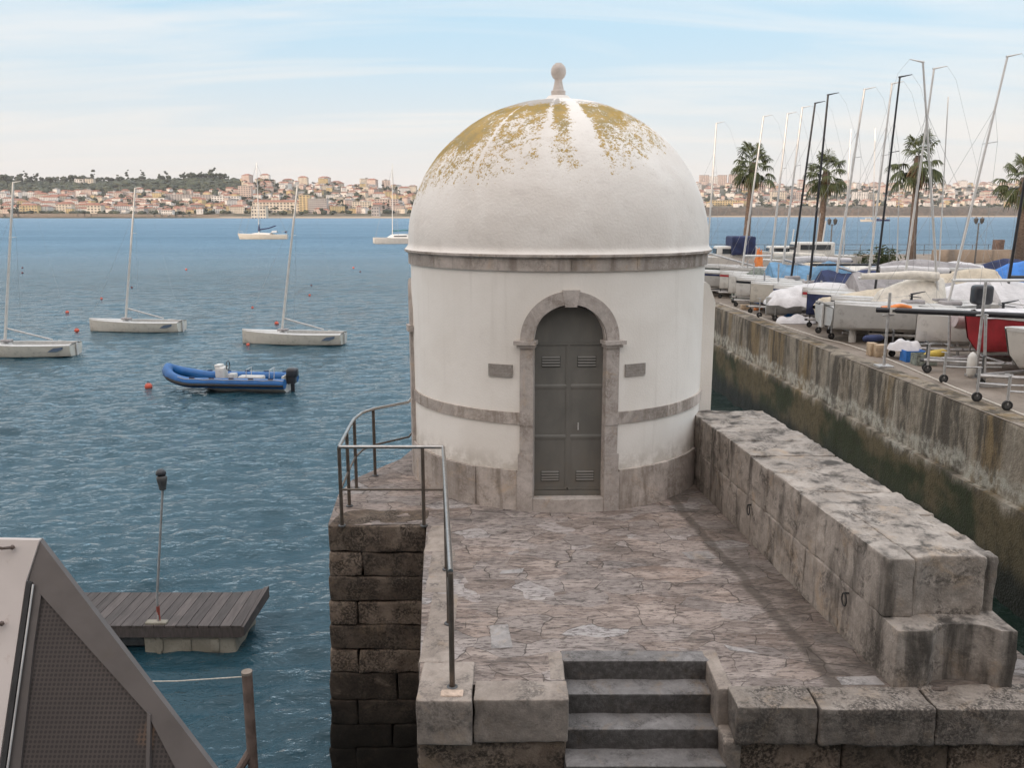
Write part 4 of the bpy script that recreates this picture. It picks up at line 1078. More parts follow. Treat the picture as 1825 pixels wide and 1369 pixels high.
def catamaran():
    root = empty('catamaran'); L = 11.5
    for sy in (-1, 1):
        g = []
        for i in range(12):
            s = i / 11; x = -L / 2 + L * s; hb = .75 * min(1, (s / .35)) ** .6 * (1 if s < .8 else 1 - (s - .8) * .8); hb = max(.05, hb); sh = 1.55 - .2 * s
            g.append([Vector((x, sy * 2.7 + k * hb, z)) for k, z in ((-1, sh), (-.92, .6), (-.7, 0), (0, -.3), (.7, 0), (.92, .6), (1, sh))])
        mb = MB(); mb.loft(g, closed=True); mb.build('hull', M['white_gel'] if sy > 0 else M['grey_gel'], root)
    mb = MB(); mb.rock((-1.5, -2.4, .85), (4.6, 2.4, 1.6), r=.15, amp=0, step=1); mb.build('bridge_deck', M['white_gel'], root)
    mb = MB(); g = [[Vector((x, a * 2.1, 1.55 + h * (1 - abs(a) ** 3))) for a in (-1, -.85, -.4, 0, .4, .85, 1)] for x, h in ((-2.2, .05), (-1.0, .85), (3.0, .98), (3.4, .9), (3.45, .05))]; mb.loft(g); cb_ = mb.build('cabin', M['white_gel'], root)
    mb = MB(); mb.box((1.0, -2.02, 1.95), (3.4, .1, .25)); mb.build('window', M['glass'], cb_)
    mb = MB(); mb.tube([(-.8, 0, 2.3), (-.4, 0, 20.5)], .12, 8, .09); mb.build('mast', M['alu'], root)
    mb = MB(); mb.tube([(-.7, 0, 3.3), (2.5, 0, 3.45), (5.2, 0, 3.5)], .2, 8); mb.build('boom_cover', paint('teal_cover', (.07, .19, .22), .8, .2, 3), root)
    mb = MB(); mb.box((4.2, 0, 3.6), (2.4, 3.4, .1)); mb.tube([(5.2, -1.5, 1.5), (5.2, -1.5, 3.6)], .05, 5); mb.build('bimini', M['light_blue_tarp'], root)
    for pts in ([(-.4, 0, 19.5), (-5.4, 0, 1.5)], [(-.4, 0, 19.5), (.5, -2.9, 1.5)], [(-.4, 0, 19.5), (.5, 2.9, 1.5)]):
        mb = MB(); mb.tube(pts, .03, 4); mb.build('stay', M['wire'], root)
    return root
ct = catamaran(); p = atz(668, 434, 0); setpos(ct, (p.x + 5.4, p.y + 1, 0), R_(14)); tag(ct, 'anchored white catamaran partly hidden by the domed tower', 'catamaran')
def motorboat(L, hull, cab):
    root = empty('motor_boat'); g = []; B = L * .3
    for i in range(10):
        s = i / 9; x = -L / 2 + L * s; hb = max(.05, B / 2 * min(1, s / .4) ** .6); sh = L * (.13 + .05 * (1 - s))
        g.append([Vector((x - .05 * L * (1 - s) ** 3 * (z > 0), k * hb, z)) for k, z in ((-1, sh), (-.8, 0), (0, -.2), (.8, 0), (1, sh))])
    mb = MB(); mb.loft(g, closed=True); mb.add(g[-1], [list(range(5))]); mb.build('hull', hull, root)
    mb = MB(); mb.rock((-L * .15, -B * .33, L * .13), (L * .25, B * .33, L * .27), r=L * .02, amp=0, step=L); c = mb.build('cabin', cab, root)
    mb = MB(); mb.box((L * .05, -B * .335, L * .22), (L * .3, .06, L * .05)); mb.box((-L * .152, 0, L * .22), (.06, B * .5, L * .05)); mb.build('windows', M['glass'], c)
    mb = MB(); mb.tube([(L * .15, 0, L * .25), (L * .17, 0, L * .48)], L * .008, 5); mb.build('aerial_mast', M['alu'], root)
    return root
mo = motorboat(13, M['cream_gel'], M['white_gel']); p = atz(1545, 395, 0); setpos(mo, (p.x, p.y, 0)); tag(mo, 'small cream motor boat far out on the bay left of a black mast', 'motor boat')
mo = motorboat(15, M['navy'], M['white_gel']); p = atz(1572, 394, 0); setpos(mo, (p.x, p.y, 0)); tag(mo, 'dark hulled boat with thin mast far out on the bay', 'boat')

# ------------------------------------------------------------------ pontoon with lamp
pt = empty('floating_pontoon', (-5.6, 14.9, 0)); tag(pt, 'floating pontoon with dark weathered plank deck and beige floats', 'pontoon')
PX1 = -4.78; PY0, PY1 = 14.05, 15.42; PXL = -9.6
rr = random.Random(8); w = .195; x = PX1; prev = 0
tops = MB(); k = 0
while x > PXL:
    # planks run front to back, the last few curl up at the free end
    q = max(0, 1 - (PX1 - x) / .8); lift = .0
    sk = .0; z = .55
    c = [(x - w + .006, PY0), (x - .006, PY0), (x - .006 + sk, PY1), (x - w + .006 + sk, PY1)]
    curl = lambda xx, yy: .10 * max(0, (xx - (PX1 - .5)) / .8) ** 1.5 * (yy - PY0) / (PY1 - PY0) * 1.6 + noise.noise(Vector((xx * 2, 0, 0))) * .006
    vs = [(a, b, z + curl(a, b) + dz) for dz in (-.04, 0) for a, b in c]
    tops.add(vs, [(0, 1, 5, 4), (1, 2, 6, 5), (2, 3, 7, 6), (3, 0, 4, 7), (4, 5, 6, 7), (3, 2, 1, 0)], rr.uniform(.1, .9)); x -= w; k += 1
par(tops.build('plank_deck', M['deck_wood'], smooth=False), pt)
mb = MB(); mb.box(((PX1 + PXL) / 2 - .01, PY0 + .035, .415), (PX1 - PXL, .07, .18)); mb.box(((PX1 + PXL) / 2 - .02, PY1 - .035, .42), (PX1 - PXL - .05, .06, .17))
rings = []
for i in range(8):
    s = i / 7; a = PX1 - .01 + .02 * s; b = PY0 + (PY1 - PY0) * s
    rings.append([Vector((a, b, .34 + .08 * s)), Vector((a + .05 + .05 * s, b, .36 + .1 * s)), Vector((a + .05 + .05 * s, b, .53 + .15 * s)), Vector((a, b, .53 + .12 * s))])
mb.loft(rings, closed=True, caps=True)
par(mb.build('fender_beam', M['deck_wood'], sharp=30), pt)
def flo(x0, x1):
    mb = MB(); mb.rock((x0, PY0 + .08, -.35), (x1, PY1 - .1, .325), r=.05, amp=.01, step=.15)
    o = par(mb.build('float', M['float_concrete']), pt)
    x = x0 + .2
    while x < x1 - .2:
        m2_ = MB(); m2_.rock((x, PY0 + .055, .02), (x + .16, PY0 + .1, .26), r=.02, amp=.005, step=.1, tint=.2); q = m2_.build('float_rib', M['float_concrete'], sharp=30); par(q, o); x += .5
flo(-6.58, -4.92); flo(-8.9, -7.15); 
mb = MB(); mb.rock((-7.12, PY0 + .2, .05), (-6.62, PY1 - .2, .30), r=.03, amp=0, step=.3); par(mb.build('link_beam', M['dark_steel']), pt)
lp = atz(283, 1105, .6); ltop = aty(290, 872, lp.y)
ll = empty('lamp_post', lp); tag(ll, 'slender leaning lamp post with dark lamp head standing on the pontoon', 'lamp post')
mb = MB(); mb.tube([(lp.x, lp.y - .02, .2), (lp.x + .0, lp.y, 1.0), ltop], .026, 8, .02); par(mb.build('pole', M['galv'], sharp=60), ll)
mb = MB(); mb.tube([(lp.x, lp.y, .56), (lp.x + .003, lp.y, .86)], .031, 8); mb.build('red_sleeve', paint('red_sleeve', (.30, .07, .05), .7, .2, 6)).name = 'sleeve'; par(bpy.data.objects['sleeve'], ll)
mb = MB(); mb.rock((lp.x - .22, lp.y - .09, .53), (lp.x + .16, lp.y + .04, .585), r=.015, amp=.003, step=.1); mb.rock((lp.x - .05, lp.y - .08, -.1), (lp.x + .03, lp.y - .03, .55), r=.01, amp=0, step=.2); par(mb.build('pole_bracket', M['float_concrete']), ll)
mb = MB(); t0 = ltop
mb.lathe([(.001, -.02), (.055, -.01), (.065, .06), (.085, .16), (.088, .215), (.07, .24)], t0, 16); par(mb.build('lamp_head', M['dark_steel']), ll)
mb = MB(); mb.lathe([(.05, .24), (.085, .262), (.088, .285), (.075, .325), (.045, .355), (.001, .362)], t0 + Vector((-.01, 0, 0)), 16); par(mb.build('lamp_cap', M['motor']), ll)

# mooring pile with its line, lower left
pk = aty(440, 1200, 8.0)
mb = MB(); mb.lathe([(.052, -4), (.052, .0), (.048, .012), (.001, .016)], (pk.x, pk.y, pk.z), 18); o = mb.build('mooring_pile', M['pile'], loc=(pk.x, pk.y, -1)); tag(o, 'brown steel pile with pale cap standing below the pontoon', 'pile')
mb = MB(); mb.lathe([(.055, -.01), (.055, .018), (.001, .022)], (pk.x, pk.y, pk.z), 18); par(mb.build('cap', M['stone_grey']), o)
a = aty(432, 1207, 8.0); b = aty(200, 1216, 8.05); mb = MB(); mb.tube([a, lerp(a, b, .5) + Vector((0, 0, -.02)), b], .006, 5); o = mb.build('rope', M['rope'], loc=a); tag(o, 'thin line tied level to the brown pile below the pontoon', 'rope')
mb = MB(); c1 = aty(446, 1340, 8.0); c2 = aty(425, 1375, 7.9); mb.tube([c1, c2, c2 + Vector((-.3, 0, -.15))], .045, 8); mb.build('pile_brace', M['pile']); par(bpy.data.objects['pile_brace'], bpy.data.objects['mooring_pile'])

# ------------------------------------------------------------------ metal clad hatch roof at lower left
def mesh_panel():
    t = NT('perforated_mesh'); v = t.map((1, 1, 1), src='UV') if False else t.map()
    vq = t.n('ShaderNodeTexVoronoi', feature='F1', voronoi_dimensions='2D'); t.put(vq.inputs['Vector'], t.map((1, 1, 1.15), (R_(-90), 0, 0))); vq.inputs['Scale'].default_value = 62; vq.inputs['Randomness'].default_value = 0; b = vq.outputs['Distance']; n = t.noise(t.map(), 2.5, 5)
    hole = t.ramp(b, .28, .40, 1, 0)
    c = t.mix(t.ramp(n, .3, .7), (.05, .040, .037), (.07, .056, .051)); c = t.mix(t.ramp(t.noise(t.map((3, 3, .5), loc=(4, 1, 1)), 3, 5), .62, .75, 0, .6), c, (.17, .10, .06))
    c = t.mix(t.math('MULTIPLY', hole, .75), c, (.02, .017, .016))
    return t.fin(c, .55, t.bump(hole, -.6, .005), metal=.3)
M['mesh'] = mesh_panel()
M['hatch_frame'] = paint('brown_grey_steel_frame', (.095, .082, .077), .5, .15, 4, metal=.25, dirt=.35)
def light_panel():
    t = NT('stained_pale_cladding'); n = t.noise(t.map(), 1.6, 6); s = t.noise(t.map((3, 3, .7)), 5, 6, .7)
    c = t.mix(t.ramp(n, .3, .7), (.43, .375, .345), (.54, .475, .44)); c = t.mix(t.ramp(s, .58, .75, 0, .8), c, (.26, .16, .12))
    return t.fin(c, .55, None)
M['hatch_skin'] = light_panel()
hr = empty('hatch_roof', (-1.6, 3.0, 5)); tag(hr, 'sloping brown metal hatch roof with perforated triangular side, lower left corner', 'metal roof')
YA = 3.2
ZA = aty(70, 963, YA).z
def hp(px, py, dy=0):
    d = ray(px, py); k_ = .62; t_ = (YA + dy + k_ * (H - ZA)) / (d.y - k_ * d.z); return Vector((0, 0, H)) + d * t_
def slab(mb, pts, th, nrm=Vector((0, 1, 0))):
    n = len(pts); vs = list(pts) + [p + nrm * th for p in pts]
    mb.add(vs, [list(range(n))[::-1], list(range(n, 2 * n))] + [(j, (j + 1) % n, n + (j + 1) % n, n + j) for j in range(n)])
# sloping rafter, flanks and mesh lie in one upright plane
mb = MB(); slab(mb, [hp(70, 963), hp(395, 1390), hp(470, 1500), hp(380, 1500), hp(262, 1272), hp(74, 1062), hp(50, 1040)], .025)
par(mb.build('sloping_rim', M['hatch_frame'], smooth=False), hr)
mb = MB(); slab(mb, [hp(56, 1042), hp(73, 1062), hp(60, 1150), hp(22, 1500), hp(-8, 1500)], .025); par(mb.build('upright_rim', M['hatch_frame'], smooth=False), hr)
mb = MB(); slab(mb, [hp(74, 1058, .012), hp(266, 1270, .012), hp(262, 1500, .012), hp(18, 1500, .012)], .005); par(mb.build('mesh_panel', M['mesh'], smooth=False), hr)
mb = MB(); slab(mb, [hp(266, 1272, .012), hp(388, 1500, .012), hp(264, 1500, .012)], .005); par(mb.build('mesh_panel', M['mesh'], smooth=False), hr)
mb = MB(); slab(mb, [hp(262, 1270, -.008), hp(268, 1276, -.008), hp(264, 1500, -.008), hp(257, 1500, -.008)], .03); par(mb.build('mullion', M['hatch_frame'], smooth=False), hr)
mb = MB(); slab(mb, [hp(47, 1037, -.015), hp(55, 1040, -.015), hp(-10, 1500, -.015), hp(-18, 1500, -.015)], .012); par(mb.build('seam_gap', M['rubber'], smooth=False), hr)
mb = MB(); mb.tube([hp(59, 1042, -.012), hp(-5, 1500, -.012)], .004, 6); par(mb.build('bright_bead', M['galv'], smooth=False), hr)
mb = MB(); A = hp(70, 963, -.01); B_ = hp(46, 1037, -.01); C_ = hp(-22, 1500, -.01); 
D_ = hp(-300, 1500, -.01); E_ = hp(-300, 957, -.01)
slab(mb, [A, B_, C_, D_, E_], .02); par(mb.build('side_skin', M['hatch_skin'], smooth=False), hr)
# top flashing and body behind, so it is a closed solid
def back(p, d=2.2): return Vector((p.x - .15, p.y + d, p.z - .9))
mb = MB(); P0 = hp(70, 963, .0); P1 = hp(470, 1500, .0)
q = [E_ + Vector((0, .04, -.03)), P0 + Vector((0, .13, -.02)), P1 + Vector((-.02, .13, -.03))]
q = [a_ - Vector((0, .11, 0)) for a_ in q]
mb.add([q[0], q[1], q[2], q[0] + Vector((-.1, .12, -1.9)), q[1] + Vector((-.02, .03, -1.9)), q[2] + Vector((-.02, .03, -1.9))], [(0, 1, 4, 3), (1, 2, 5, 4)]); par(mb.build('rear_skin', M['hatch_frame'], smooth=False), hr)
for (qx_, qy_) in ((22, 976), (3, 1112)):
    mb = MB(); c = hp(qx_, qy_, -.03); mb.tube([c + Vector((-.07, -.02, .01)), c + Vector((-.02, -.03, .008)), c], .006, 6); mb.ico(c, .011, 1); par(mb.build('bolt', M['pile']), hr)

# ------------------------------------------------------------------ boat park on the quay
def wheel(mb_parent, c, r, w, name='wheel'):
    t = MB(); prof = [(r * .62, -w / 2), (r * .9, -w / 2), (r, -w * .3), (r, w * .3), (r * .9, w / 2), (r * .62, w / 2)]
    t.lathe(prof, n=18); t.v = [(x + c[0], z + c[1], y + c[2]) for x, y, z in t.v]; o = t.build(name, M['rubber'], mb_parent)
    t = MB(); t.lathe([(.001, -w * .35), (r * .25, -w * .38), (r * .62, -w * .3), (r * .62, w * .3), (r * .25, w * .38), (.001, w * .35)], n=14); t.v = [(x + c[0], z + c[1], y + c[2]) for x, y, z in t.v]; t.build('rim', M['galv'] if r > .2 else M['dark_steel'], o)
    return o
def trailer(L=5.4, posts=True, nose=1.0):
    root = empty('boat_trailer')
    for sy in (-1, 1):
        mb = MB(); mb.tube([(-L * .5, 0 if nose else sy * .4, .30), (-L * .22, sy * .55, .30), (L * .5, sy * .62, .30)], .05, 6); mb.build('side_rail', M['galv'], root)
        wheel(root, (.7, sy * .92, .30), .30, .17)
        mb = MB(); mb.tube([(.45, sy * .92, .60), (.6, sy * .92, .66), (.85, sy * .92, .66), (1.0, sy * .92, .6)], .05, 6, flat=.4); mb.build('mudguard', M['galv'], root)
    mb = MB(); mb.tube([(.7, -.9, .3), (.7, .9, .3)], .04, 6); mb.build('axle', M['galv'], root)
    for x in (-.9, 1.3, 2.4): mb = MB(); mb.tube([(x, -.6, .33), (x, .6, .33)], .032, 6); mb.build('cross_bar', M['galv'], root)
    mb = MB(); mb.tube([(-L * .5 - .1, 0, .30), (-L * .5 + .4, 0, .30)], .045, 6); mb.tube([(-L * .5 + .1, .08, .75), (-L * .5 + .1, .08, .18)], .028, 6); mb.tube([(-L * .5 + .1, .02, .76), (-L * .5 + .1, .22, .78)], .014, 5); mb.build('drawbar', M['dark_steel'], root)
    wheel(root, (-L * .5 + .1, .08, .10), .10, .06, 'jockey_wheel')
    if posts:
        for x in (-.8, 1.9):
            for sy in (-1, 1):
                mb = MB(); mb.tube([(x, sy * .75, .3), (x, sy * .9, .78)], .028, 6); mb.box((x, sy * .86, .8), (.3, .07, .07)); mb.build('hull_support', M['galv'], root)
    return root
EZ = QZ + .52      # waterline plane of hulls on trailers
BASEZ = EZ + .62 + .16
# (mast top px, py, foot px at deck, mast material, hull, cover, label)
spec = [
 (1277, 218, 1259, 'alu', 'grey_gel', None, 'sailing boat with thin pale mast, the one nearest the tower on the quay'),
 (1361, 206, 1322, 'alu', 'grey_gel', None, 'sailing boat whose pale mast crosses the first palm crown'),
 (1404, 201, 1372, 'alu', 'white_gel', None, 'sailing boat with pale mast just right of the first palm'),
 (1430, 190, 1393, 'alu', 'white_gel', 'light_blue_tarp', 'sailing boat with pale mast left of the two black masts'),
 (1453, 182, 1410, 'carbon', 'white_gel', None, 'sailing boat with black mast, left of the pair of black masts'),
 (1476, 167, 1443, 'carbon', 'cream_gel', None, 'sailing boat with black mast crossing the second palm crown'),
 (1541, 157, 1488, 'alu', 'white_gel', 'navy', 'sailing boat with pale mast right of the second palm and dark blue cover'),
 (1590, 147, 1545, 'alu', 'white_gel', 'grey_tarp', 'sailing boat with pale mast just left of the tall black mast, grey cover'),
 (1604, 135, 1559, 'carbon', 'navy', None, 'sailing boat with tall black mast left of the third palm'),
 (1665, 120, 1608, 'alu', 'white_gel', None, 'sailing boat with pale mast crossing in front of the third palm'),
 (1645, 108, 1672, 'alu', 'grey_gel', None, 'sailing boat with pale mast leaning the other way, crossing its neighbour'),
 (1796, 98, 1690, 'alu', 'white_gel', None, 'sailing boat with the tallest pale mast, leaning towards the right edge'),
]
TOPZ = 12.4
tr0 = None
def place_boat(o, foot, tr=True, z=EZ):
    global tr0
    o.location = foot
seq = 0; quayboats = []
for (tx, ty, fx, mm, hh, cv, lab) in spec:
    d = ray(tx, ty); t_ = (TOPZ - H) / d.z; T = Vector((0, 0, H)) + d * t_
    y = T.y; 
    # foot on the deck plane at the same distance
    k = (BASEZ - H); zc = y * cos(PITCH) - k * sin(PITCH); fxw = (fx - 912.5) / F * zc
    mh = TOPZ - BASEZ; flip = T.x < fxw
    rake = abs(T.x - fxw) / mh
    b = keelboat(M[hh], M['deck_gel'], M[mm], mast_h=mh, rake=rake, boom='up' if seq % 3 else 'deck', cover=M[cv] if cv else None, keel=False, stripe=[None, M['navy'], M['red_hull'], None, M['carbon']][seq % 5], bag=[M['white_tarp'], None, M['sail'], None][seq % 4] if seq % 3 else None, thin=.045 if y < 33 else .055, fb=.60)
    setpos(b, (fxw, y, EZ), pi if flip else R_(random.uniform(-3, 3)) if False else (pi if flip else 0))
    tag(b, lab, 'sailing boat', 'sailing boats parked on trailers on the quay')
    if tr0 is None: tr0 = trailer(); t1 = tr0
    else: t1 = dup(tr0)
    setpos(t1, (fxw + (.4 if not flip else -.4) + random.uniform(-.2, .2), y + .05, QZ), pi if flip else 0)
    near = ['beside the tower wall', 'under the first palm mast', 'right of the first palm', 'left of the black masts', 'under the left black mast', 'under the second palm mast', 'under the dark blue covered boat', 'under the grey covered boat', 'under the navy hulled boat', 'in front of the third palm', 'under the boat whose mast leans left', 'under the boat with the tallest pale mast'][seq]
    tag(t1, 'galvanised boat trailer ' + near, 'trailer', 'boat trailers on the quay'); seq += 1; quayboats.append((b, fxw, y))

# right edge black mast boat
y = 28.5; T = aty(1838, 250, y); fxw = aty(1790, 553, y).x
b = keelboat(M['white_gel'], M['deck_gel'], M['carbon'], mast_h=T.z - BASEZ, rake=(T.x - fxw) / (T.z - BASEZ), boom='up', cover=M['white_tarp'], keel=False, thin=.055)
setpos(b, (fxw, y, EZ)); tag(b, 'white covered boat with black mast at the right edge of the photo', 'sailing boat', 'sailing boats parked on trailers on the quay')

# draped and other craft
def draped(L, B, Hh, mat, seed, ridge=.5, name='covered_boat', base=.35):
    rr = random.Random(seed); g = []; n = 18; m = 14
    for i in range(n + 1):
        s = i / n; row = []; w = B / 2 * (sin(pi * min(1, .12 + s * .86)) ** .35); hh = Hh * (.72 + .28 * sin(pi * min(1, s / max(.05, ridge)) / 2)) * (1 - .35 * max(0, s - ridge))
        if i in (0, n): hh *= .55; w *= .6
        for k in range(m + 1):
            a = -1 + 2 * k / m
            z = base + (hh - base) * (1 - abs(a) ** 1.45) + noise.fractal(Vector((s * 9 + seed, a * 4, seed)), 1, 2, 4) * .05
            row.append(Vector((-L / 2 + L * s, a * w, z if abs(a) < .99 else base - .18 + .06 * sin(s * 40))))
        g.append(row)
    mb = MB(); mb.loft(g); mb.add(g[0], [list(range(m + 1))]); mb.add(g[-1], [list(range(m + 1))[::-1]])
    root = empty(name); mb.build('cover', mat, root, sharp=60)
    h = MB(); gg = []
    for i in range(11):
        s = i / 10; x = -L / 2 + L * s; hb = max(.05, B * .47 * min(1, s / .4) ** .6); gg.append([Vector((x, k_ * hb, z_)) for k_, z_ in ((-1, base + .12), (-.9, base - .2), (-.45, base - .5), (0, base - .6), (.45, base - .5), (.9, base - .2), (1, base + .12))])
    h.loft(gg, closed=True, caps=True); h.build('hull', M['grey_gel'], root, sharp=50)
    return root
def putpx(o, px, py, y, label, cat, z=None, rz=0, group=None):
    p = aty(px, py, y); o.location = (p.x, y, QZ + (z or 0)); o.rotation_euler = (0, 0, rz); tag(o, label, cat, group); return o
putpx(draped(6.2, 2.4, 2.05, M['grey_tarp'], 3, base=.8), 1640, 480, 40, 'boat under a big grey tarpaulin in front of the third palm', 'covered boat')
putpx(draped(5.6, 2.3, 2.0, M['beige_tarp'], 5, base=.9), 1752, 495, 34, 'boat under a beige tarpaulin right of the leaning masts', 'covered boat')
putpx(draped(3.8, 2.0, 2.3, M['blue_tarp'], 7, base=1.1), 1832, 490, 34, 'boat under a bright blue tarpaulin at the right edge', 'covered boat')
putpx(draped(5.2, 2.2, 1.95, M['white_tarp'], 9, base=.9), 1775, 520, 29, 'boat under a white tarpaulin below the blue one', 'covered boat')
putpx(draped(4.6, 1.9, 1.75, M['navy'], 15, base=.8), 1560, 505, 37.5, 'boat under a dark navy cover between two masts', 'covered boat')
putpx(draped(5.0, 1.9, 1.5, M['white_tarp'], 19, base=.8), 1480, 530, 33.5, 'low boat under a white sheet left of the beige sail', 'covered boat')
putpx(draped(4.6, 2.0, 1.7, M['cream_gel'], 25, base=.9), 1535, 480, 41, 'upturned cream boat hull left of the grey tarpaulin', 'upturned boat')
def dinghy(hull, L=4.2, B=1.6, name='dinghy'):
    root = empty(name); g = []; dk = []
    for i in range(14):
        s = i / 13; x = -L / 2 + L * s; hb = max(.04, B / 2 * min(1, s / .5) ** .6 * (1 if s < .6 else 1 - .2 * (s - .6))); sh = .55 + .12 * (1 - s) ** 2
        g.append([Vector((x + .45 * (1 - s) ** 3 * (1 - z / sh) ** 2.5, k * hb, z)) for k, z in ((-1, sh), (-.92, .25), (-.6, .04), (0, 0), (.6, .04), (.92, .25), (1, sh))])
        dk.append([Vector((x, k * hb, z)) for k, z in ((-1.04, sh - .03), (-1.03, sh + .03), (-.8, sh + .02), (-.72, .25 if .3 < s < .97 else sh), (.72, .25 if .3 < s < .97 else sh), (.8, sh + .02), (1.03, sh + .03), (1.04, sh - .03))])
    mb = MB(); mb.loft(g); mb.add(g[-1], [list(range(7))]); mb.build('hull', hull, root, sharp=50)
    mb = MB(); mb.loft(dk); mb.build('deck', M['deck_gel'], root, sharp=30); return root
def rack(w=1.4, l=3.0, h=1.2, tall=0):
    root = empty('boat_rack')
    for sx in (-1, 1):
        for sy in (-1, 1):
            mb = MB(); mb.tube([(sx * l / 2, sy * w / 2, 0), (sx * l / 2, sy * w / 2, h + tall)], .03, 6); mb.build('post', M['galv'], root)
        mb = MB(); mb.tube([(sx * l / 2, -w / 2, h * .9), (sx * l / 2, w / 2, h * .9)], .03, 6); mb.tube([(sx * l / 2, -w / 2, .3), (sx * l / 2, w / 2, .3)], .03, 6); mb.build('bearer', M['galv'], root)
    for sy in (-1, 1):
        mb = MB(); mb.tube([(-l / 2, sy * w / 2, .3), (l / 2, sy * w / 2, .3)], .03, 6); mb.build('side_bar', M['galv'], root)
    return root
putpx(dinghy(M['cream_gel'], 4.0), 1680, 490, 37, 'small cream dinghy raised on a rack right of the grey tarpaulin', 'dinghy', z=1.2)
# red hull, the white hull on a launching trolley in front of it, long rolled cover
rh = dinghy(M['red_hull'], 4.4, 2.1, 'red_boat'); p = aty(1722, 600, 22.5); rh.location = (p.x + 2.1, 22.5, QZ + .50); tag(rh, 'bright red hull on a trailer near the quay edge at the right', 'boat')
rh.scale = (1, 1, 1.55)
mb = MB(); g = []
for i in range(12):
    s = i / 11; x = p.x + .15 + 4.2 * s; w_ = .85 * min(1, .45 + s * 1.6)
    g.append([Vector((x, 22.5 + w_ * a, QZ + 1.45 + .20 * (1 - a * a) + noise.noise(Vector((x * 2, a * 2, 1))) * .05)) for a in (-1, -.8, -.4, 0, .4, .8, 1)])
mb.loft(g); o = mb.build('boat_cover', M['white_tarp'], loc=(p.x + 2, 21.5, QZ + 1.5)); tag(o, 'folded white sheet lying over the red hull', 'sheet')
wh = dinghy(M['white_gel'], 4.4, 1.9, 'white_boat'); p = aty(1785, 650, 20.2); wh.location = (p.x + 2.2, 20.2, QZ + .46); wh.scale = (1, 1, 1.45); wh.rotation_euler = (0, 0, 0); tag(wh, 'white hull on a trailer at the right edge, in front of the red one', 'boat')
t1 = dup(tr0); setpos(t1, (p.x + 2.2, 20.2, QZ)); tag(t1, 'galvanised boat trailer under the white hull at the right edge', 'trailer', 'boat trailers on the quay')
t1 = dup(tr0); setpos(t1, (13.6, 22.4, QZ)); t1['label'] = 'galvanised boat trailer under the red hull'
t1 = dup(tr0); setpos(t1, (13.7, 24.7, QZ)); t1['label'] = 'galvanised boat trailer with pale timber chocks by the quay edge'
# near covered hull with long rolled sail
cb2 = keelboat(M['grey_gel'], M['deck_gel'], M['carbon'], mast_h=.3, rake=0, boom=None, keel=False); setpos(cb2, (12.75, 27.4, QZ + .52)); tag(cb2, 'pale hulled boat without mast behind the horizontal black spar', 'sailing boat')
cb3 = keelboat(M['white_gel'], M['deck_gel'], M['carbon'], mast_h=.3, rake=0, boom=None, keel=False); setpos(cb3, (14.1, 24.6, QZ + .52)); tag(cb3, 'white hulled boat without mast, between the horizontal black spar and the red hull', 'sailing boat')
def roll(pts, r, mat, name, label, cat, flat=.8, n=12, jit=.18):
    mb = MB(); P_ = []; pts = [Vector(p) for p in pts]
    for a, b in zip(pts[:-1], pts[1:]):
        for k in range(8): P_.append(a + (b - a) * k / 8)
    P_.append(pts[-1]); mb.tube(P_, r, n, flat=flat)
    c = len(P_)
    vv = []
    for q in mb.v:
        q = Vector(q); vv.append(tuple(q + Vector((0, noise.noise(q * 3.1), noise.noise(q * 2.7 + Vector((5, 5, 5))))) * r * jit * 2))
    mb.v = vv; o = mb.build(name, mat, loc=pts[0], sharp=70); tag(o, label, cat); return o
a = aty(1700, 572, 23.4); b = aty(1860, 582, 23.2)
roll([a, lerp(a, b, .5), b], .22, M['pink_grey'], 'rolled_sail', 'long pinkish grey rolled sail lying above the red hull', 'rolled sail')
a = aty(1375, 548, 30.5); b = aty(1640, 495, 31.5)
putpx(draped(2.4, 1.5, 2.1, M['sail'], 41, base=1.0, ridge=.8, name='folded_sail'), 1622, 520, 28.6, 'peaked bundle of beige sail cloth beside the leaning mast', 'sail')
putpx(draped(3.6, 1.7, 1.55, M['beige_tarp'], 43, base=.95, ridge=.9, name='folded_sail'), 1545, 535, 30.5, 'beige sail cloth spread low over a deck left of the peaked bundle', 'sail')
roll([aty(1572, 550, 23.3), aty(1596, 546, 23.3), aty(1622, 549, 23.3)], .07, M['orange'], 'orange_cloth', 'orange sail cloth draped at the end of the black spar', 'cloth', jit=.5)
a = aty(1562, 552, 23.2); b = aty(1850, 564, 21.1)
mb = MB(); mb.tube([a, b], .075, 10); sp_ = mb.build('spar', M['carbon'], loc=a); tag(sp_, 'long black mast laid horizontally across supports on the quay', 'spar')
mb = MB(); c = aty(1592, 554, 22.9); mb.box(c, (.17, .03, .17)); par(mb.build('white_tag', M['white_gel']), sp_); mb = MB(); mb.box(c + Vector((0, -.02, 0)), (.06, .03, .06)); par(mb.build('tag_hole', M['rubber']), sp_)
for qx_, lab in ((1587, 'left'), (1756, 'right')):
    c = aty(qx_, 556, 22.9 if qx_ < 1600 else 21.5); mb = MB(); mb.tube([(c.x, c.y + .12, QZ), (c.x, c.y + .12, c.z + (.75 if lab == 'right' else .5))], .04, 8); mb.tube([(c.x - .15, c.y + .12, c.z - .1), (c.x + .15, c.y + .12, c.z - .1)], .025, 6); mb.box((c.x, c.y + .12, QZ + .03), (.4, .4, .05))
    o = mb.build('spar_support', M['galv'], loc=(c.x, c.y, QZ)); tag(o, 'upright steel support under the ' + lab + ' part of the horizontal black spar', 'support')
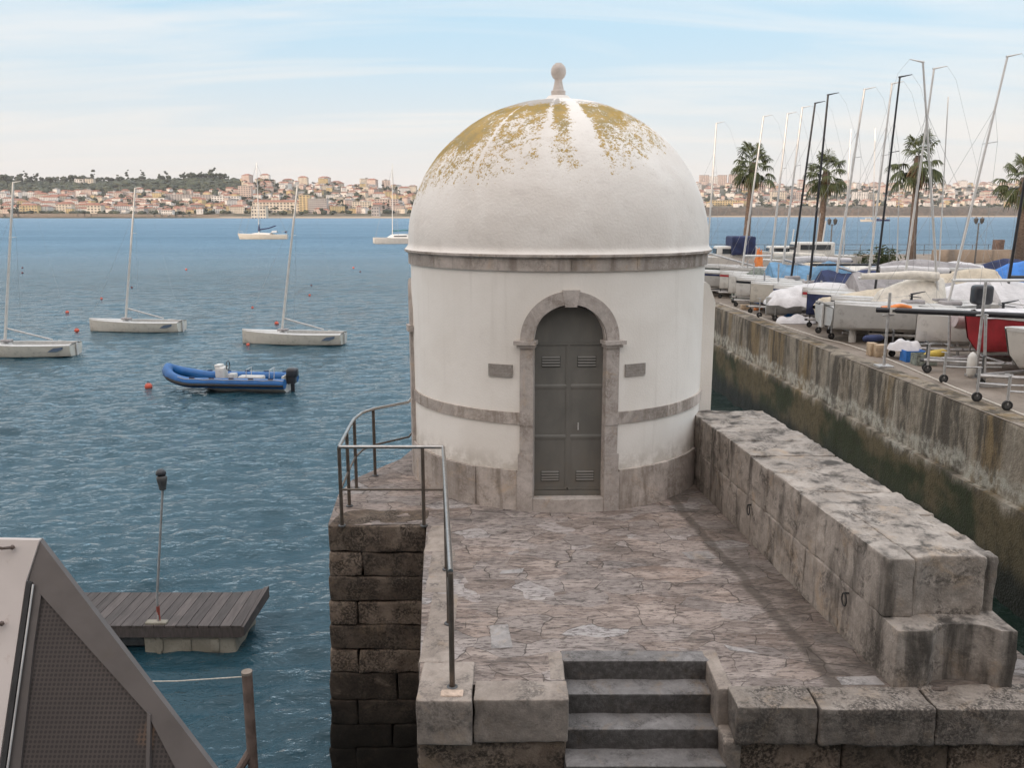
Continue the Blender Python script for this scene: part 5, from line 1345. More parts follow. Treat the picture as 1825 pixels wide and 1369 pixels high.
# white sail heap over the edge of the quay
def heap(px, py, y, sx, sy, sz, mat, seed, name, label, cat, z0=QZ):
    p = aty(px, py, y); mb = MB(); g = []
    for i in range(25):
        s = i / 24; row = []
        for k in range(13):
            a = -1 + 2 * k / 12; e = sqrt(max(0, 1 - (2 * s - 1) ** 2)) ** .6
            zz_ = sz * (1 - abs(a) ** 2.2) * e * (.8 + .35 * noise.noise(Vector((s * 5 + seed, a * 2, seed)))) + .02
            row.append(Vector((p.x - sx / 2 + sx * s, y + a * sy / 2 * (.25 + .75 * e), z0 + max(.012, zz_))))
        g.append(row)
    mb.loft(g); o = mb.build(name, mat, loc=(p.x, y, z0), sharp=60); tag(o, label, cat); return o
heap(1418, 583, 32.6, 1.5, .7, .34, M['white_tarp'], 4, 'folded_sail', 'crumpled white sail lying on the quay edge', 'sail')
heap(1612, 615, 24.4, .9, .6, .34, M['white_tarp'], 8, 'plastic_sheet', 'crumpled white plastic sheet hanging beside the timber chocks', 'sheet', QZ + .25)
# timber chocks
for px, y_, w_, h_, lab in ((1556, 25.0, .22, .38, 'pale timber block, the left one of the pair under the trailer'), (1570, 24.8, .34, .36, 'pale timber block, the right one of the pair under the trailer'), (1326, 37.4, .40, .22, 'pale timber block on the quay edge near the first palm')):
    p = aty(px, 600, y_); mb = MB(); mb.rock((p.x - w_ / 2, y_ - .15, QZ + .002), (p.x + w_ / 2, y_ + .15, QZ + h_), r=.015, amp=.006, step=.12); o = mb.build('timber_block', M['old_wood'], loc=(p.x, y_, QZ)); tag(o, lab, 'timber block', 'timber blocks on the quay')
# outboard motor upright on a stern
def outboard(mat):
    e = MB(); e.rock((-.26, -.18, .55), (.26, .18, 1.08), r=.10, amp=0, step=.12); root = empty('outboard_motor'); e.build('cowl', mat, root)
    e = MB(); e.box((0, 0, .25), (.16, .12, .7)); e.box((.0, 0, .0), (.3, .2, .06)); e.build('shaft', M['dark_steel'], root); return root
om = outboard(M['motor']); p = aty(1743, 555, 23.3); om.location = (p.x, 23.2, p.z - .35); tag(om, 'grey outboard motor standing upright above the black spar', 'outboard motor')
# launching trolleys and stray trailer noses with jockey wheels
def stand(h=.75):
    root = empty('jockey_stand'); mb = MB(); mb.tube([(0, 0, .12), (0, 0, h)], .03, 6); mb.tube([(0, 0, h - .33), (.5, 0, h - .36), (1.5, .1, h - .38)], .024, 6); mb.tube([(-.12, 0, h + .03), (.05, 0, h + .02)], .014, 5); mb.build('leg', M['galv'], root); wheel(root, (0, 0, .11), .11, .06); return root
js0 = None
for i, (px, py, lab) in enumerate([(1353, 566, 'left of the parked estate boat hull'), (1381, 572, 'directly left of the crumpled white sail'), (1458, 594, 'just right of the crumpled white sail'), (1481, 605, 'second to the right of the crumpled white sail'), (1681, 683, 'below the mastless white hull'), (1740, 716, 'on the pale rope below the red hull'), (1794, 732, 'nearest the right edge on the pale rope'), (1652, 665, 'left of the one below the mastless white hull')]):
    if js0 is None: js = js0 = stand()
    else: js = dup(js0)
    p = atz(px, py, QZ); js.location = (p.x, p.y, QZ); js.rotation_euler = (0, 0, R_(random.uniform(-12, 12))); tag(js, 'trailer jockey wheel with drawbar ' + lab, 'jockey wheel', 'jockey wheels along the quay edge')
# upright steel guide posts
for i, (px, py, top_, lab) in enumerate([(1286, 520, 478, 'leftmost white post beside the tower'), (1330, 527, 463, 'white post by the first palm trunk'), (1341, 541, 468, 'white post right of the first palm trunk'), (1360, 551, 485, 'white post in front of the grey hull wheel'), (1385, 552, 470, 'white post left of the wheel arch'), (1437, 560, 490, 'white post between the two wheels'), (1461, 571, 500, 'white post right of the second wheel'), (1492, 548, 498, 'grey post left of the beige sail'), (1690, 655, 560, 'tall grey post left of the red hull'), (1706, 640, 570, 'short grey post behind the tall one left of the red hull'), (1754, 690, 560, 'tallest grey post standing in front of the red hull')]):
    p = atz(px, py, QZ); q = aty(px + 3, top_, p.y); mb = MB(); mb.tube([(p.x, p.y, QZ), (q.x, p.y, q.z)], .035, 6); mb.box((p.x + .18, p.y, QZ + .05), (.6, .10, .09)); o = mb.build('guide_post', M['galv'], loc=(p.x, p.y, QZ)); tag(o, lab, 'post', 'upright trailer guide posts on the quay')
# blue crate and grey hull with fenders on wheels (low cream work boat with wheel arch)
wb = empty('launch_trolley'); p = atz(1421, 556, QZ); wb.location = (p.x, p.y + .5, QZ); tag(wb, 'cream hulled work boat on large road wheels near the quay edge', 'boat')
g = []
for i in range(13):
    s = i / 12; x = -.9 + 2.6 * s; hh = .95 + .10 * sin(pi * s); lo = .35 + .1 * s
    g.append([Vector((x, -.85, lo)), Vector((x, -.9, lo + .3)), Vector((x, -.88, hh)), Vector((x, -.5, hh + .08)), Vector((x, .5, hh + .08)), Vector((x, .88, hh)), Vector((x, .85, lo))])
mb = MB(); mb.loft(g, closed=True, caps=True); mb.build('hull', M['cream_gel'], wb, sharp=30)
wheel(wb, (-.0, -.93, .36), .36, .2); wheel(wb, (1.55, -.93, .34), .33, .2)
mb = MB(); mb.rock((-1.75, -.7, .35), (-.95, .6, .95), r=.04, amp=.01, step=.2); mb.build('blue_bin', M['blue_rib'], wb)
mb = MB(); mb.tube([(-1.4, -.95, .14), (1.9, -.95, .14)], .05, 6); mb.tube([(-1.6, -.9, .3), (-1.9, -.9, .25), (1.9, -.9, .2)], .04, 6); mb.build('chassis', M['galv'], wb)
# pale grey hull beyond with tyre, just right of the tower
gh = dinghy(M['grey_gel'], 4.6, 2.0, 'grey_boat'); p = atz(1310, 530, QZ); gh.location = (p.x + 1.6, p.y + .6, QZ + .5); gh.scale = (1, 1, 1.5); tag(gh, 'pale grey hull with black tyre just right of the tower', 'boat')
tx = empty('boat_dolly', (p.x, p.y, QZ)); wheel(tx, (.25, 0, .32), .32, .2); mb = MB(); mb.tube([(0, .1, .4), (3.2, .2, .4)], .05, 6); mb.build('axle_beam', M['galv'], tx); tag(tx, 'two wheeled boat dolly under the pale grey hull', 'dolly')
gh2 = dinghy(M['green_net'], 4.4, 2.0, 'dark_boat'); gh2.location = (10.0, 45.5, QZ + .5); gh2.scale = (1, 1, 1.6); tag(gh2, 'dark green grey hull half hidden behind the tower', 'boat')
# heaps of nets and clutter between hulls
heap(1352, 500, 42, 2.6, 1.4, 1.7, M['green_net'], 12, 'net_heap', 'grey green heap of netting near the first palm', 'net heap')
heap(1655, 520, 30.5, 1.8, 1.2, 1.9, M['green_net'], 22, 'net_heap', 'grey green netting bundle below the third palm', 'net heap')
heap(1353, 458, 50, .6, .5, 2.4, M['orange'], 2, 'orange_drum', 'orange bundle standing behind the netting heap', 'bundle')
# two cabin boats and white motor boats far on the quay
def cabinboat(L, lab, x, y, win=True):
    b = motorboat(L, M['white_gel'], M['white_gel']); b.location = (x, y, QZ + .6); tag(b, lab, 'motor boat', 'white cabin boats on the quay'); return b
p = aty(1388, 465, 58); cabinboat(5.2, 'white cabin boat behind the netting heap, the left of two', p.x, 58)
p = aty(1437, 465, 56); cabinboat(6.4, 'larger white cabin boat behind the black masts, the right of two', p.x, 56)
p = aty(1300, 470, 52); b = cabinboat(6.0, 'white motor boat with dark blue canopy right of the tower', p.x, 52)
mb = MB(); mb.rock((-.1, -.9, 1.1), (1.3, .9, 2.2), r=.12, amp=.03, step=.2); mb.build('canopy', M['navy'], b)
# light blue and white covers over row boats
putpx(draped(2.0, 1.6, 2.15, M['light_blue_tarp'], 31, base=.9), 1476, 505, 36.5, 'faded blue upright cover behind the second black mast', 'covered boat')
putpx(draped(3.4, 1.8, 1.8, M['white_tarp'], 33, base=.9), 1612, 505, 33, 'white squarish covered boat left of the leaning mast', 'covered boat')
# unstepped thin masts of small dinghies
for i, (tx, ty, fx, fy, y_, lab) in enumerate([(1517, 230, 1502, 470, 44, 'thin bare dinghy mast left of the tall pale mast'), (1560, 228, 1554, 470, 44, 'thin bare dinghy mast between two pale masts'), (1690, 172, 1672, 505, 33, 'thin straight dinghy mast right of the crossing masts'), (1603, 330, 1598, 470, 46, 'thin short mast behind the third palm'), (1462, 380, 1450, 470, 47, 'short thin mast at the second palm trunk')]):
    a = aty(tx, ty, y_); b = aty(fx, fy, y_); root = empty('dinghy_rig', (b.x, y_, QZ)); mb = MB(); mb.tube([(b.x, y_, QZ + .5), b, a], .032, 6, .02); par(mb.build('mast', M['alu']), root)
    dg = MB(); g = []
    for i2 in range(9):
        s = i2 / 8; x_ = b.x - 1.4 + 4 * s; hb = max(.04, .7 * min(1, s / .5) ** .6); g.append([Vector((x_, y_ + k_ * hb, QZ + .4 + z_)) for k_, z_ in ((-1, .5), (-.9, .2), (0, 0), (.9, .2), (1, .5))])
    dg.loft(g, closed=True, caps=True); par(dg.build('hull', [M['white_gel'], M['navy'], M['cream_gel'], M['white_gel'], M['light_blue_tarp']][i], sharp=50), root)
    root['label'] = lab; root['category'] = 'dinghy'

# back rows of small boats and loose gear
rq = random.Random(31)
hm = [('white', M['white_gel']), ('cream', M['cream_gel']), ('navy', M['navy']), ('pale grey', M['grey_gel']), ('faded blue', M['light_blue_tarp'])]
rows = [('in the back row behind the netting heap', 1335, 1400, 47), ('behind the two black masts', 1405, 1470, 46), ('in front of the spiky shrubs', 1480, 1590, 47), ('before the low far wall', 1600, 1720, 45), ('in the farthest rows at the right', 1690, 1815, 50)]
for ri, (where, xa, xb_, yy) in enumerate(rows):
    for j in range(4):
        cn, cm = hm[(ri + j * 2) % 5]; px = xa + (xb_ - xa) * (j + .5) / 4
        if j == 3: o = draped(rq.uniform(3.2, 4.4), 1.6, rq.uniform(1.3, 1.7), [M['grey_tarp'], M['beige_tarp'], M['light_blue_tarp'], M['white_tarp'], M['navy']][ri], 50 + ri, base=.7); kind = 'covered boat'; lab = ['grey', 'beige', 'faded blue', 'white', 'navy'][ri] + ' covered small boat ' + where
        else: o = dinghy(cm, rq.uniform(3.6, 4.4), 1.5); kind = 'dinghy'; lab = cn + ' dinghy ' + where
        putpx(o, px, 480, yy + rq.uniform(-3, 3), lab, kind, z=rq.uniform(.3, .6) if j < 3 else 0, rz=R_(rq.uniform(-25, 25)), group='small boats in the back rows of the quay')
def fender(mat):
    mb = MB(); mb.lathe([(.001, -.32), (.06, -.3), (.11, -.22), (.12, 0), (.11, .22), (.06, .3), (.02, .33), (.001, .34)], n=12); return mb.build('fender', mat)
for i, (px, py, yy, mt, lab) in enumerate([(1345, 548, 38, 'orange', 'orange fender lying near the first palm side trailers'), (1500, 600, 28.6, 'white_gel', 'white fender hanging by the pale mastless hull'), (1640, 622, 24.2, 'yellow', 'yellow fender right of the plastic sheet'), (1700, 640, 22.4, 'white_gel', 'white fender left of the red hull'), (1535, 596, 27, 'navy', 'navy fender on the pale mastless hull')]):
    o = fender(M[mt]); p = aty(px, py, yy); o.location = (p.x, yy - .9, max(p.z, QZ + .14)); o.rotation_euler = (0, rq.uniform(.9, 1.6) if i % 2 == 0 else 0, 0); tag(o, lab, 'fender', 'fenders among the parked boats')
for i, (px, y_, c_, lab) in enumerate([(1650, 23.4, 'green_net', 'grey green crate under the white mastless hull'), (1630, 24.0, 'blue_tarp', 'blue crate behind the plastic sheet'), (1410, 33.5, 'blue_rib', 'blue crate left of the cream work boat'), (1395, 35.5, 'old_wood', 'wooden crate behind the white guide posts')]):
    p = aty(px, 600, y_); mb = MB(); mb.box((p.x, y_, QZ + .03), (.55, .4, .05))
    for dx_, dy_, sx_, sy_ in ((-.26, 0, .03, .4), (.26, 0, .03, .4), (0, -.19, .55, .03), (0, .19, .55, .03)): mb.box((p.x + dx_, y_ + dy_, QZ + .18), (sx_, sy_, .27))
    tag(mb.build('crate', M[c_], loc=(p.x, y_, QZ), smooth=False), lab, 'crate', 'crates under the parked boats')

# ------------------------------------------------------------------ palms
def leaf_mat(name, a, b):
    t = NT(name); c = t.mix(t.attr(), a, b); return t.fin(c, .6, None, spec=.3)
M['palm_green'] = leaf_mat('palm_leaf', (.028, .042, .016), (.085, .10, .04))
M['palm_dead'] = leaf_mat('dead_palm_leaf', (.10, .065, .035), (.19, .135, .08))
def trunk_mat():
    t = NT('palm_bark'); v = t.map((1, 1, 1)); f = t.noise(t.map((3, 3, 9)), 2.2, 5, .6); c = t.mix(t.ramp(f, .35, .65), (.075, .052, .040), (.15, .115, .092)); return t.fin(c, .9, t.bump(f, 1, .05))
M['bark'] = trunk_mat()
def fan(mb, base, az, elv, plen, r, droop, rr, tint):
    d = Vector((cos(az) * cos(elv), sin(az) * cos(elv), sin(elv))); side = Vector((-sin(az), cos(az), 0)); up = side.cross(d) * -1
    up = d.cross(side) * -1
    tip = base + d * plen + Vector((0, 0, -droop * plen * .35))
    w = .025; mb.add([base - side * w, base + side * w, tip + side * w * .6, tip - side * w * .6], [(0, 1, 2, 3)], tint)
    n = 15
    for i in range(n):
        a = (-1 + 2 * i / (n - 1)) * 1.95; rl_ = r * (1 - .18 * abs(a / 1.95)) * rr.uniform(.85, 1.08)
        bd = (d * cos(a) + side * sin(a)).normalized(); nrm = side.cross(bd) if abs(bd.dot(side)) < .95 else up
        ww = r * .065; pr = bd.cross(Vector((0, 0, 1)));  pr = pr.normalized() if pr.length > .01 else side
        p0 = tip; p1 = tip + bd * rl_ * .5 + Vector((0, 0, -droop * rl_ * .10)); p2 = tip + bd * rl_ * .82 + Vector((0, 0, -droop * rl_ * (.38 + rr.uniform(0, .2)))); p3 = tip + bd * rl_ * .95 + Vector((0, 0, -droop * rl_ * (.75 + rr.uniform(0, .3))))
        fold = Vector((0, 0, -ww * .7))
        t2 = min(1, max(0, tint + rr.uniform(-.2, .2)))
        mb.add([p0, p1 - pr * ww + fold, p1, p1 + pr * ww + fold, p2 - pr * ww * .6 + fold, p2, p2 + pr * ww * .6 + fold, p3], [(0, 1, 2), (0, 2, 3), (1, 4, 5, 2), (2, 5, 6, 3), (4, 7, 5), (5, 7, 6)], t2)
def palm(px_base, py_top, px_top, y, label, seed, cr=1.25, bulge=False):
    rr = random.Random(seed); b = aty(px_base, 470, y); base = Vector((b.x, y, QZ)); t = aty(px_top, py_top, y)
    root = empty('palm_tree', base); tag(root, label, 'palm tree', 'palms along the quay')
    hgt = t.z - QZ - cr * 1.25
    pts = []; rad = []
    n = 26; mb = MB(); rings = []
    for i in range(n + 1):
        s = i / n; x = (t.x - base.x) * (s ** 1.4); r = .30 - .09 * s + .22 * (1 - s) ** 8 + .015 * sin(i * 3.1) + (.10 * exp(-((s - .93) / .06) ** 2))
        rings.append([Vector((x + r * cos(2 * pi * k / 12), r * sin(2 * pi * k / 12), hgt * s)) for k in range(12)])
    mb.loft(rings, closed=True, caps=True); mb.build('trunk', M['bark'], root, sharp=60)
    c = Vector((t.x - base.x, 0, hgt))
    mb = MB(); ng = 44
    for i in range(ng):
        s = (i + .5) / ng; elv = R_(80 - 118 * s + rr.uniform(-9, 9)); az_ = i * 2.39996 + rr.uniform(-.3, .3)
        if rr.random() < .22: continue
        fan(mb, c + Vector((0, 0, .15 - .3 * s)), az_, elv, cr * rr.uniform(.60, 1.0), cr * rr.uniform(.44, .68), .35 + 1.0 * s, rr, .85 - .55 * s)
    mb.build('crown', M['palm_green'], root, smooth=False)
    mb = MB()
    for i in range(34):
        s = rr.random(); az_ = rr.uniform(0, 2 * pi); fan(mb, c + Vector((0, 0, -.15 - .9 * s)), az_, R_(-68 + rr.uniform(-14, 12)), cr * rr.uniform(.25, .42), cr * rr.uniform(.30, .5), .5, rr, rr.random())
    mb.build('dead_skirt', M['palm_dead'], root, smooth=False)
    return root
palm(1327, 246, 1345, 72, 'palm tree just right of the domed tower, leftmost of the palms', 1, 1.5)
palm(1458, 262, 1476, 72, 'palm tree behind the pair of black masts', 2, 1.45)
palm(1622, 224, 1642, 66, 'tallest palm tree, behind the crossing pale masts', 3, 1.7)
palm(1817, 268, 1832, 60, 'palm tree cut off by the right edge of the photo', 4, 1.4)
# shrubs
def shrub(px, y, r, label, seed):
    rr = random.Random(seed); p = aty(px, 470, y); mb = MB(); c = Vector((0, 0, .3))
    for i in range(46):
        az_ = rr.uniform(0, 2 * pi); elv = R_(rr.uniform(5, 85)); d = Vector((cos(az_) * cos(elv), sin(az_) * cos(elv), sin(elv))); L = r * rr.uniform(.7, 1.1); s_ = d.cross(Vector((0, 0, 1))).normalized() * .05
        m_ = c + d * L * .6; e = c + d * L + Vector((0, 0, -.25 * r * rr.random())); mb.add([c, m_ - s_, m_ + s_, e], [(0, 1, 2), (1, 3, 2)], rr.random())
        for k in range(6):
            q = c + d * L * (.4 + .1 * k); sd2 = d.cross(Vector((rr.uniform(-1, 1), rr.uniform(-1, 1), .3))).normalized(); mb.add([q, q + sd2 * r * .22 + d * .1 * r, q + d * .06 * r], [(0, 1, 2)], rr.random())
    o = mb.build('shrub', M['palm_green'], smooth=False); o.location = (p.x, y, QZ); tag(o, label, 'shrub', 'spiky shrubs on the quay')
shrub(1530, 56, 1.4, 'spiky green shrub left of the tall black mast', 1); shrub(1574, 54, 1.8, 'taller spiky green shrub right of the black mast', 2); shrub(1512, 57, 1.1, 'smaller spiky shrub between pale masts', 3)
# promenade lamp posts and bollard
def lamp(px, y, top, label):
    b = aty(px, 470, y); t = aty(px, top, y); root = empty('street_lamp', (b.x, y, QZ)); h = t.z - QZ
    mb = MB(); mb.tube([(0, 0, 0), (0, 0, h - .5)], .07, 8, .05); mb.tube([(-.25, 0, h - .55), (.25, 0, h - .55)], .03, 6); mb.build('pole', M['dark_steel'], root)
    for sx in (-1, 1):
        mb = MB(); mb.lathe([(.03, h - .55), (.13, h - .45), (.17, h - .15), (.05, h - .05), (.001, h)], (sx * .24, 0, 0), 10); mb.build('lantern', M['dark_steel'], root)
    tag(root, label, 'street lamp', 'dark street lamps at the end of the quay')
lamp(1478, 70, 388, 'dark street lamp right of the second palm trunk'); lamp(1737, 70, 386, 'dark street lamp between the third palm and the right edge')
p = aty(1778, 458, 76); mb = MB(); mb.rock((p.x - .4, 75.8, QZ), (p.x + .4, 76.4, QZ + 1.9), r=.08, amp=.02, step=.3); tag(mb.build('stone_pillar', M['pile'], loc=(p.x, 76, QZ)), 'short reddish pillar rising behind the far concrete wall', 'pillar')
# railing of the promenade
fr = empty('promenade_fence', (40, 78, QZ)); tag(fr, 'thin dark fence along the seaward promenade', 'fence')
x = 12.5
while x < 48:
    mb = MB(); mb.tube([(x - 40, 9, 0), (x - 40, 9, 1.1)], .03, 5); mb.build('fence_post', M['dark_steel'], fr); x += 1.6
for z in (.55, 1.08):
    mb = MB(); mb.tube([(-28, 9, z), (8, 9, z)], .025, 5); mb.build('fence_rail', M['dark_steel'], fr)

# ------------------------------------------------------------------ far shore
def S(x, a, b): x = max(0, min(1, (x - a) / (b - a))); return x * x * (3 - 2 * x)
def shore(x): return 1560 + 560 * S(x, -150, 520) + 14 * sin(x * .012) + 8 * sin(x * .041)
def hgt(x, y):
    d = y - shore(x); r_ = S(x, -100, 420)
    if d < 0: return -3 + d * .05
    # left: beach or seawall then a hill; right: brown cliff then a plateau town
    left = 3.2 * S(d, 0, 18) + 5 * S(d, 40, 75) + (62 + 14 * noise.noise(Vector((x * .003, 0, 4)))) * 1.28 * S(d, 70, 800) ** .95 * (1 - .22 * S(x, -700, -150))
    right = 24 * S(d, 4, 40) + 4 * S(d, 50, 120) + 100 * S(d, 120, 1500) ** .9 * (1 - .10 * S(x, 500, 1200))
    v = left * (1 - r_) + right * r_
    return v + noise.fractal(Vector((x * .012, y * .012, 1)), 1, 2, 3) * 2.0 * S(d, 30, 120)
def hill_mat():
    t = NT('hillside'); X = t.xyz(); f = t.noise(t.map(), .02, 7, .65); g = t.noise(t.map((1, 1, .3)), .16, 6, .7)
    c = t.mix(t.ramp(f, .4, .6), (.055, .06, .035), (.16, .125, .085)); c = t.mix(t.ramp(g, .45, .65, 0, .7), c, (.045, .045, .03))
    cl = t.math('MULTIPLY', t.ramp(X[2], 1.5, 4), t.ramp(X[2], 20, 26, 1, 0)); c = t.mix(t.math('MULTIPLY', cl, t.ramp(X[0], 50, 400, 0, .9)), c, t.mix(t.ramp(g, .35, .6), (.15, .11, .085), (.07, .06, .045)))
    c = t.mix(t.math('MULTIPLY', t.ramp(X[2], 2.2, 4.0, 1, 0), t.ramp(X[0], -620, -480)), c, (.36, .28, .20))
    return t.fin(c, .95, t.bump(g, 1, 2))
xs = [-1300 + 14 * i for i in range(240)]; mb = MB(); vs = []; ys_ = [0, 3, 8, 14, 20, 28, 40, 55, 70, 90, 115, 150, 190, 240, 300, 370, 450, 540, 640, 760, 900, 1060, 1250, 1500, 1800, 2200]
for x in xs:
    for d in [-20] + ys_: y = shore(x) + d; vs.append((x, y, hgt(x, y)))
m_ = len(ys_) + 1; mb.add(vs, [(i * m_ + j, (i + 1) * m_ + j, (i + 1) * m_ + j + 1, i * m_ + j + 1) for i in range(len(xs) - 1) for j in range(m_ - 1)])
tag(mb.build('hills', hill_mat(), sharp=90), 'wooded and built up slopes across the bay', None, None, 'structure')

WALLC = {'white': (.72, .69, .65), 'cream': (.62, .55, .45), 'pink': (.56, .45, .39), 'ochre': (.56, .44, .24), 'grey': (.42, .39, .37)}
def wallm(k): return paint('house_wall_' + k, WALLC[k], .85, .12, .12)
ROOFM = paint('terracotta_roof', (.27, .125, .085), .85, .3, .15); ROOFG = paint('grey_flat_roof', (.26, .25, .24), .9, .2, .2); WINM = paint('house_window', (.07, .07, .075), .3, .3, .3)
rr = random.Random(77)
def house_var(w, d, h, roof, col, fl):
    root = bpy.data.objects.new('house', None); mb = MB(); mb.box((0, 0, h / 2 - 3), (w, d, h + 6))
    n = max(2, int(w / 3.2))
    for f in range(fl):
        for i in range(n):
            x = -w / 2 + w * (i + .5) / n
            mb.box((x, -d / 2, h * (f + .55) / fl), (1.2, .2, h / fl * .48), mi=1)
        for i in range(2): mb.box((w / 2, -d / 4 + d / 2 * i, h * (f + .55) / fl), (.2, 1.2, h / fl * .48), mi=1); mb.box((-w / 2, -d / 4 + d / 2 * i, h * (f + .55) / fl), (.2, 1.2, h / fl * .48), mi=1)
    wl_ = mb.build('wall', [wallm(col), WINM], smooth=False)
    r = MB(); e = .6; rh_ = d * .26
    if roof == 'hip': r.add([(-w / 2 - e, -d / 2 - e, h), (w / 2 + e, -d / 2 - e, h), (w / 2 + e, d / 2 + e, h), (-w / 2 - e, d / 2 + e, h), (-w / 2 + d * .45, 0, h + rh_), (w / 2 - d * .45, 0, h + rh_)], [(0, 1, 5, 4), (2, 3, 4, 5), (1, 2, 5), (3, 0, 4), (3, 2, 1, 0)])
    elif roof == 'gable': r.add([(-w / 2 - e, -d / 2 - e, h - .1), (w / 2 + e, -d / 2 - e, h - .1), (w / 2 + e, d / 2 + e, h - .1), (-w / 2 - e, d / 2 + e, h - .1), (-w / 2 - e, 0, h + rh_), (w / 2 + e, 0, h + rh_)], [(0, 1, 5, 4), (2, 3, 4, 5), (1, 2, 5), (3, 0, 4), (3, 2, 1, 0)])
    else: r.box((0, 0, h + .3), (w + .5, d + .5, .6)); r.box((w * .2, 0, h + 1.6), (w * .25, d * .4, 2.4))
    ro = r.build('roof', ROOFM if roof != 'flat' else ROOFG, smooth=False)
    return wl_.data, ro.data, [wl_, ro]
variants = {}
def get_var(col, roof, size):
    k = (col, roof, size)
    if k not in variants:
        w, d, h, fl = {'small': (13, 10, 6.2, 2), 'mid': (18, 12, 8.5, 3), 'large': (27, 14, 12.5, 4), 'block': (24, 15, 21, 7)}[size]
        a, b, obs = house_var(w, d, h, roof, col, fl); variants[k] = (a, b)
        for q in obs: bpy.data.objects.remove(q)
    return variants[k]
ZN = [(90, 'at the left edge'), (235, 'between the two left masts'), (380, 'right of the middle mast'), (465, 'left of the yacht mast'), (560, 'right of the yacht mast'), (640, 'left of the catamaran'), (745, 'beside the dome, left'), (1330, 'beside the dome, right'), (1400, 'right of the first palm'), (1470, 'behind the second palm'), (1540, 'right of the second palm'), (1640, 'left of the third palm'), (1720, 'right of the third palm'), (1900, 'at the right edge')]
def zone(px):
    for a, b in ZN:
        if px < a: return b
    return ZN[-1][1]
def px_of(x, y, z):
    zc = y * cos(PITCH) - (z - H) * sin(PITCH); return 912.5 + x / zc * F
def add_house(px, y, col, roof, size, rz, label=None, name='house', cat='house', group='houses of the town across the bay'):
    x = (px - 912.5) / F * y * 1.0; x *= cos(PITCH) + .0; z = hgt(x, y); a, b = get_var(col, roof, size)
    root = empty(name, (x, y, z), rz); w = bpy.data.objects.new('wall', a); COL.objects.link(w); w.parent = root; r = bpy.data.objects.new('roof', b); COL.objects.link(r); r.parent = root
    d = y - shore(x); rt = 'terracotta roof' if roof != 'flat' else 'flat roof'; row = 'near shore' if d < 190 else ('on mid slope' if d < 480 else 'on high slope')
    tag(root, label or '%s %s %s with %s %s, %s' % ({'small': 'small', 'mid': 'medium', 'large': 'long', 'block': 'tall'}[size], col, 'house' if size != 'block' else 'block', rt, row, zone(px)), cat, group)
    return root
nh = 0; placed = []
def free(x, y, s):
    for a, b, c in placed:
        if abs(a - x) < (c + s) and abs(b - y) < 17: return False
    return True
def gen(n, px0, px1, d0, d1, sizes, cols, roofs, pw=1.0):
    global nh
    k = 0; tries = 0
    while k < n and tries < n * 30:
        tries += 1; px = rr.uniform(px0, px1); y0 = 1700; x = (px - 912.5) / F * y0
        for _ in range(4): y0 = shore(x) + d0 + (d1 - d0) * 0.5; x = (px - 912.5) / F * y0 * cos(PITCH)
        d = d0 + (d1 - d0) * rr.random() ** pw; y = shore(x) + d; x = (px - 912.5) / F * y * cos(PITCH); size = rr.choice(sizes); hw = {'small': 6.5, 'mid': 9, 'large': 13.5, 'block': 12}[size] * .8
        if not free(x, y, hw): continue
        placed.append((x, y, hw)); add_house(px, y, rr.choice(cols), rr.choice(roofs), size, R_(rr.uniform(-35, 35)) + (pi / 2 if rr.random() < .2 else 0)); k += 1; nh += 1
W_, C_, P_, O_, G_ = 'white', 'cream', 'pink', 'ochre', 'grey'
# landmark buildings first
BIGG = 'large buildings of the town across the bay'
def big(px, py_base, y_guess, w, d, h, col, fl, bays, label, rz=0, roof='flat'):
    x = (px - 912.5) / F * y_guess * cos(PITCH); y = y_guess; z = hgt(x, y); root = empty('large_building', (x, y, z), rz)
    placed.append((x, y, w / 2))
    mb = MB(); mb.box((0, 0, h / 2 - 3), (w, d, h + 6)); mb.build('wall', wallm(col), root, smooth=False)
    r = MB()
    if roof == 'flat': r.box((0, 0, h + .4), (w + .8, d + .8, .8))
    else: r.add([(-w / 2 - 1, -d / 2 - 1, h), (w / 2 + 1, -d / 2 - 1, h), (w / 2 + 1, d / 2 + 1, h), (-w / 2 - 1, d / 2 + 1, h), (-w / 2 + d * .5, 0, h + d * .25), (w / 2 - d * .5, 0, h + d * .25)], [(0, 1, 5, 4), (2, 3, 4, 5), (1, 2, 5), (3, 0, 4), (3, 2, 1, 0)])
    r.build('roof', ROOFG if roof == 'flat' else ROOFM, root, smooth=False)
    m0 = MB(); m0.box((0, 0, 0), (w / bays * .55, .35, h / fl * .5)); w0 = m0.build('window', WINM, root, smooth=False); first = True
    for f in range(fl):
        for i in range(bays):
            o = w0 if first else w0.copy()
            if not first: COL.objects.link(o)
            first = False; o.location = (-w / 2 + w * (i + .5) / bays, -d / 2, h * (f + .5) / fl)
    tag(root, label, 'building', BIGG)
big(495, 372, 1700, 92, 16, 20, C_, 4, 14, 'long cream building with dark roof right of the yacht mast', 0, 'hip')
big(545, 370, 1690, 20, 16, 34, O_, 8, 3, 'narrow yellow tower block beside the glass fronted hotel')
big(568, 370, 1685, 36, 16, 27, G_, 7, 10, 'grey glass fronted hotel right of the yellow block')
big(340, 352, 1900, 110, 16, 12, G_, 3, 18, 'long low pale green building left of the yacht')
big(405, 350, 1880, 60, 14, 13, W_, 3, 10, 'white long building with balconies left of the yacht mast')
big(272, 348, 1880, 62, 20, 7, W_, 1, 6, 'long white flat roofed hall right of the middle moored mast')
big(440, 330, 1960, 28, 16, 26, P_, 6, 5, 'pink tower block left of the yacht mast')
big(150, 312, 2200, 26, 14, 16, W_, 4, 5, 'white block on the ridge, left one of a pair'); big(165, 312, 2200, 24, 14, 17, C_, 5, 4, 'cream block on the ridge, right one of a pair')
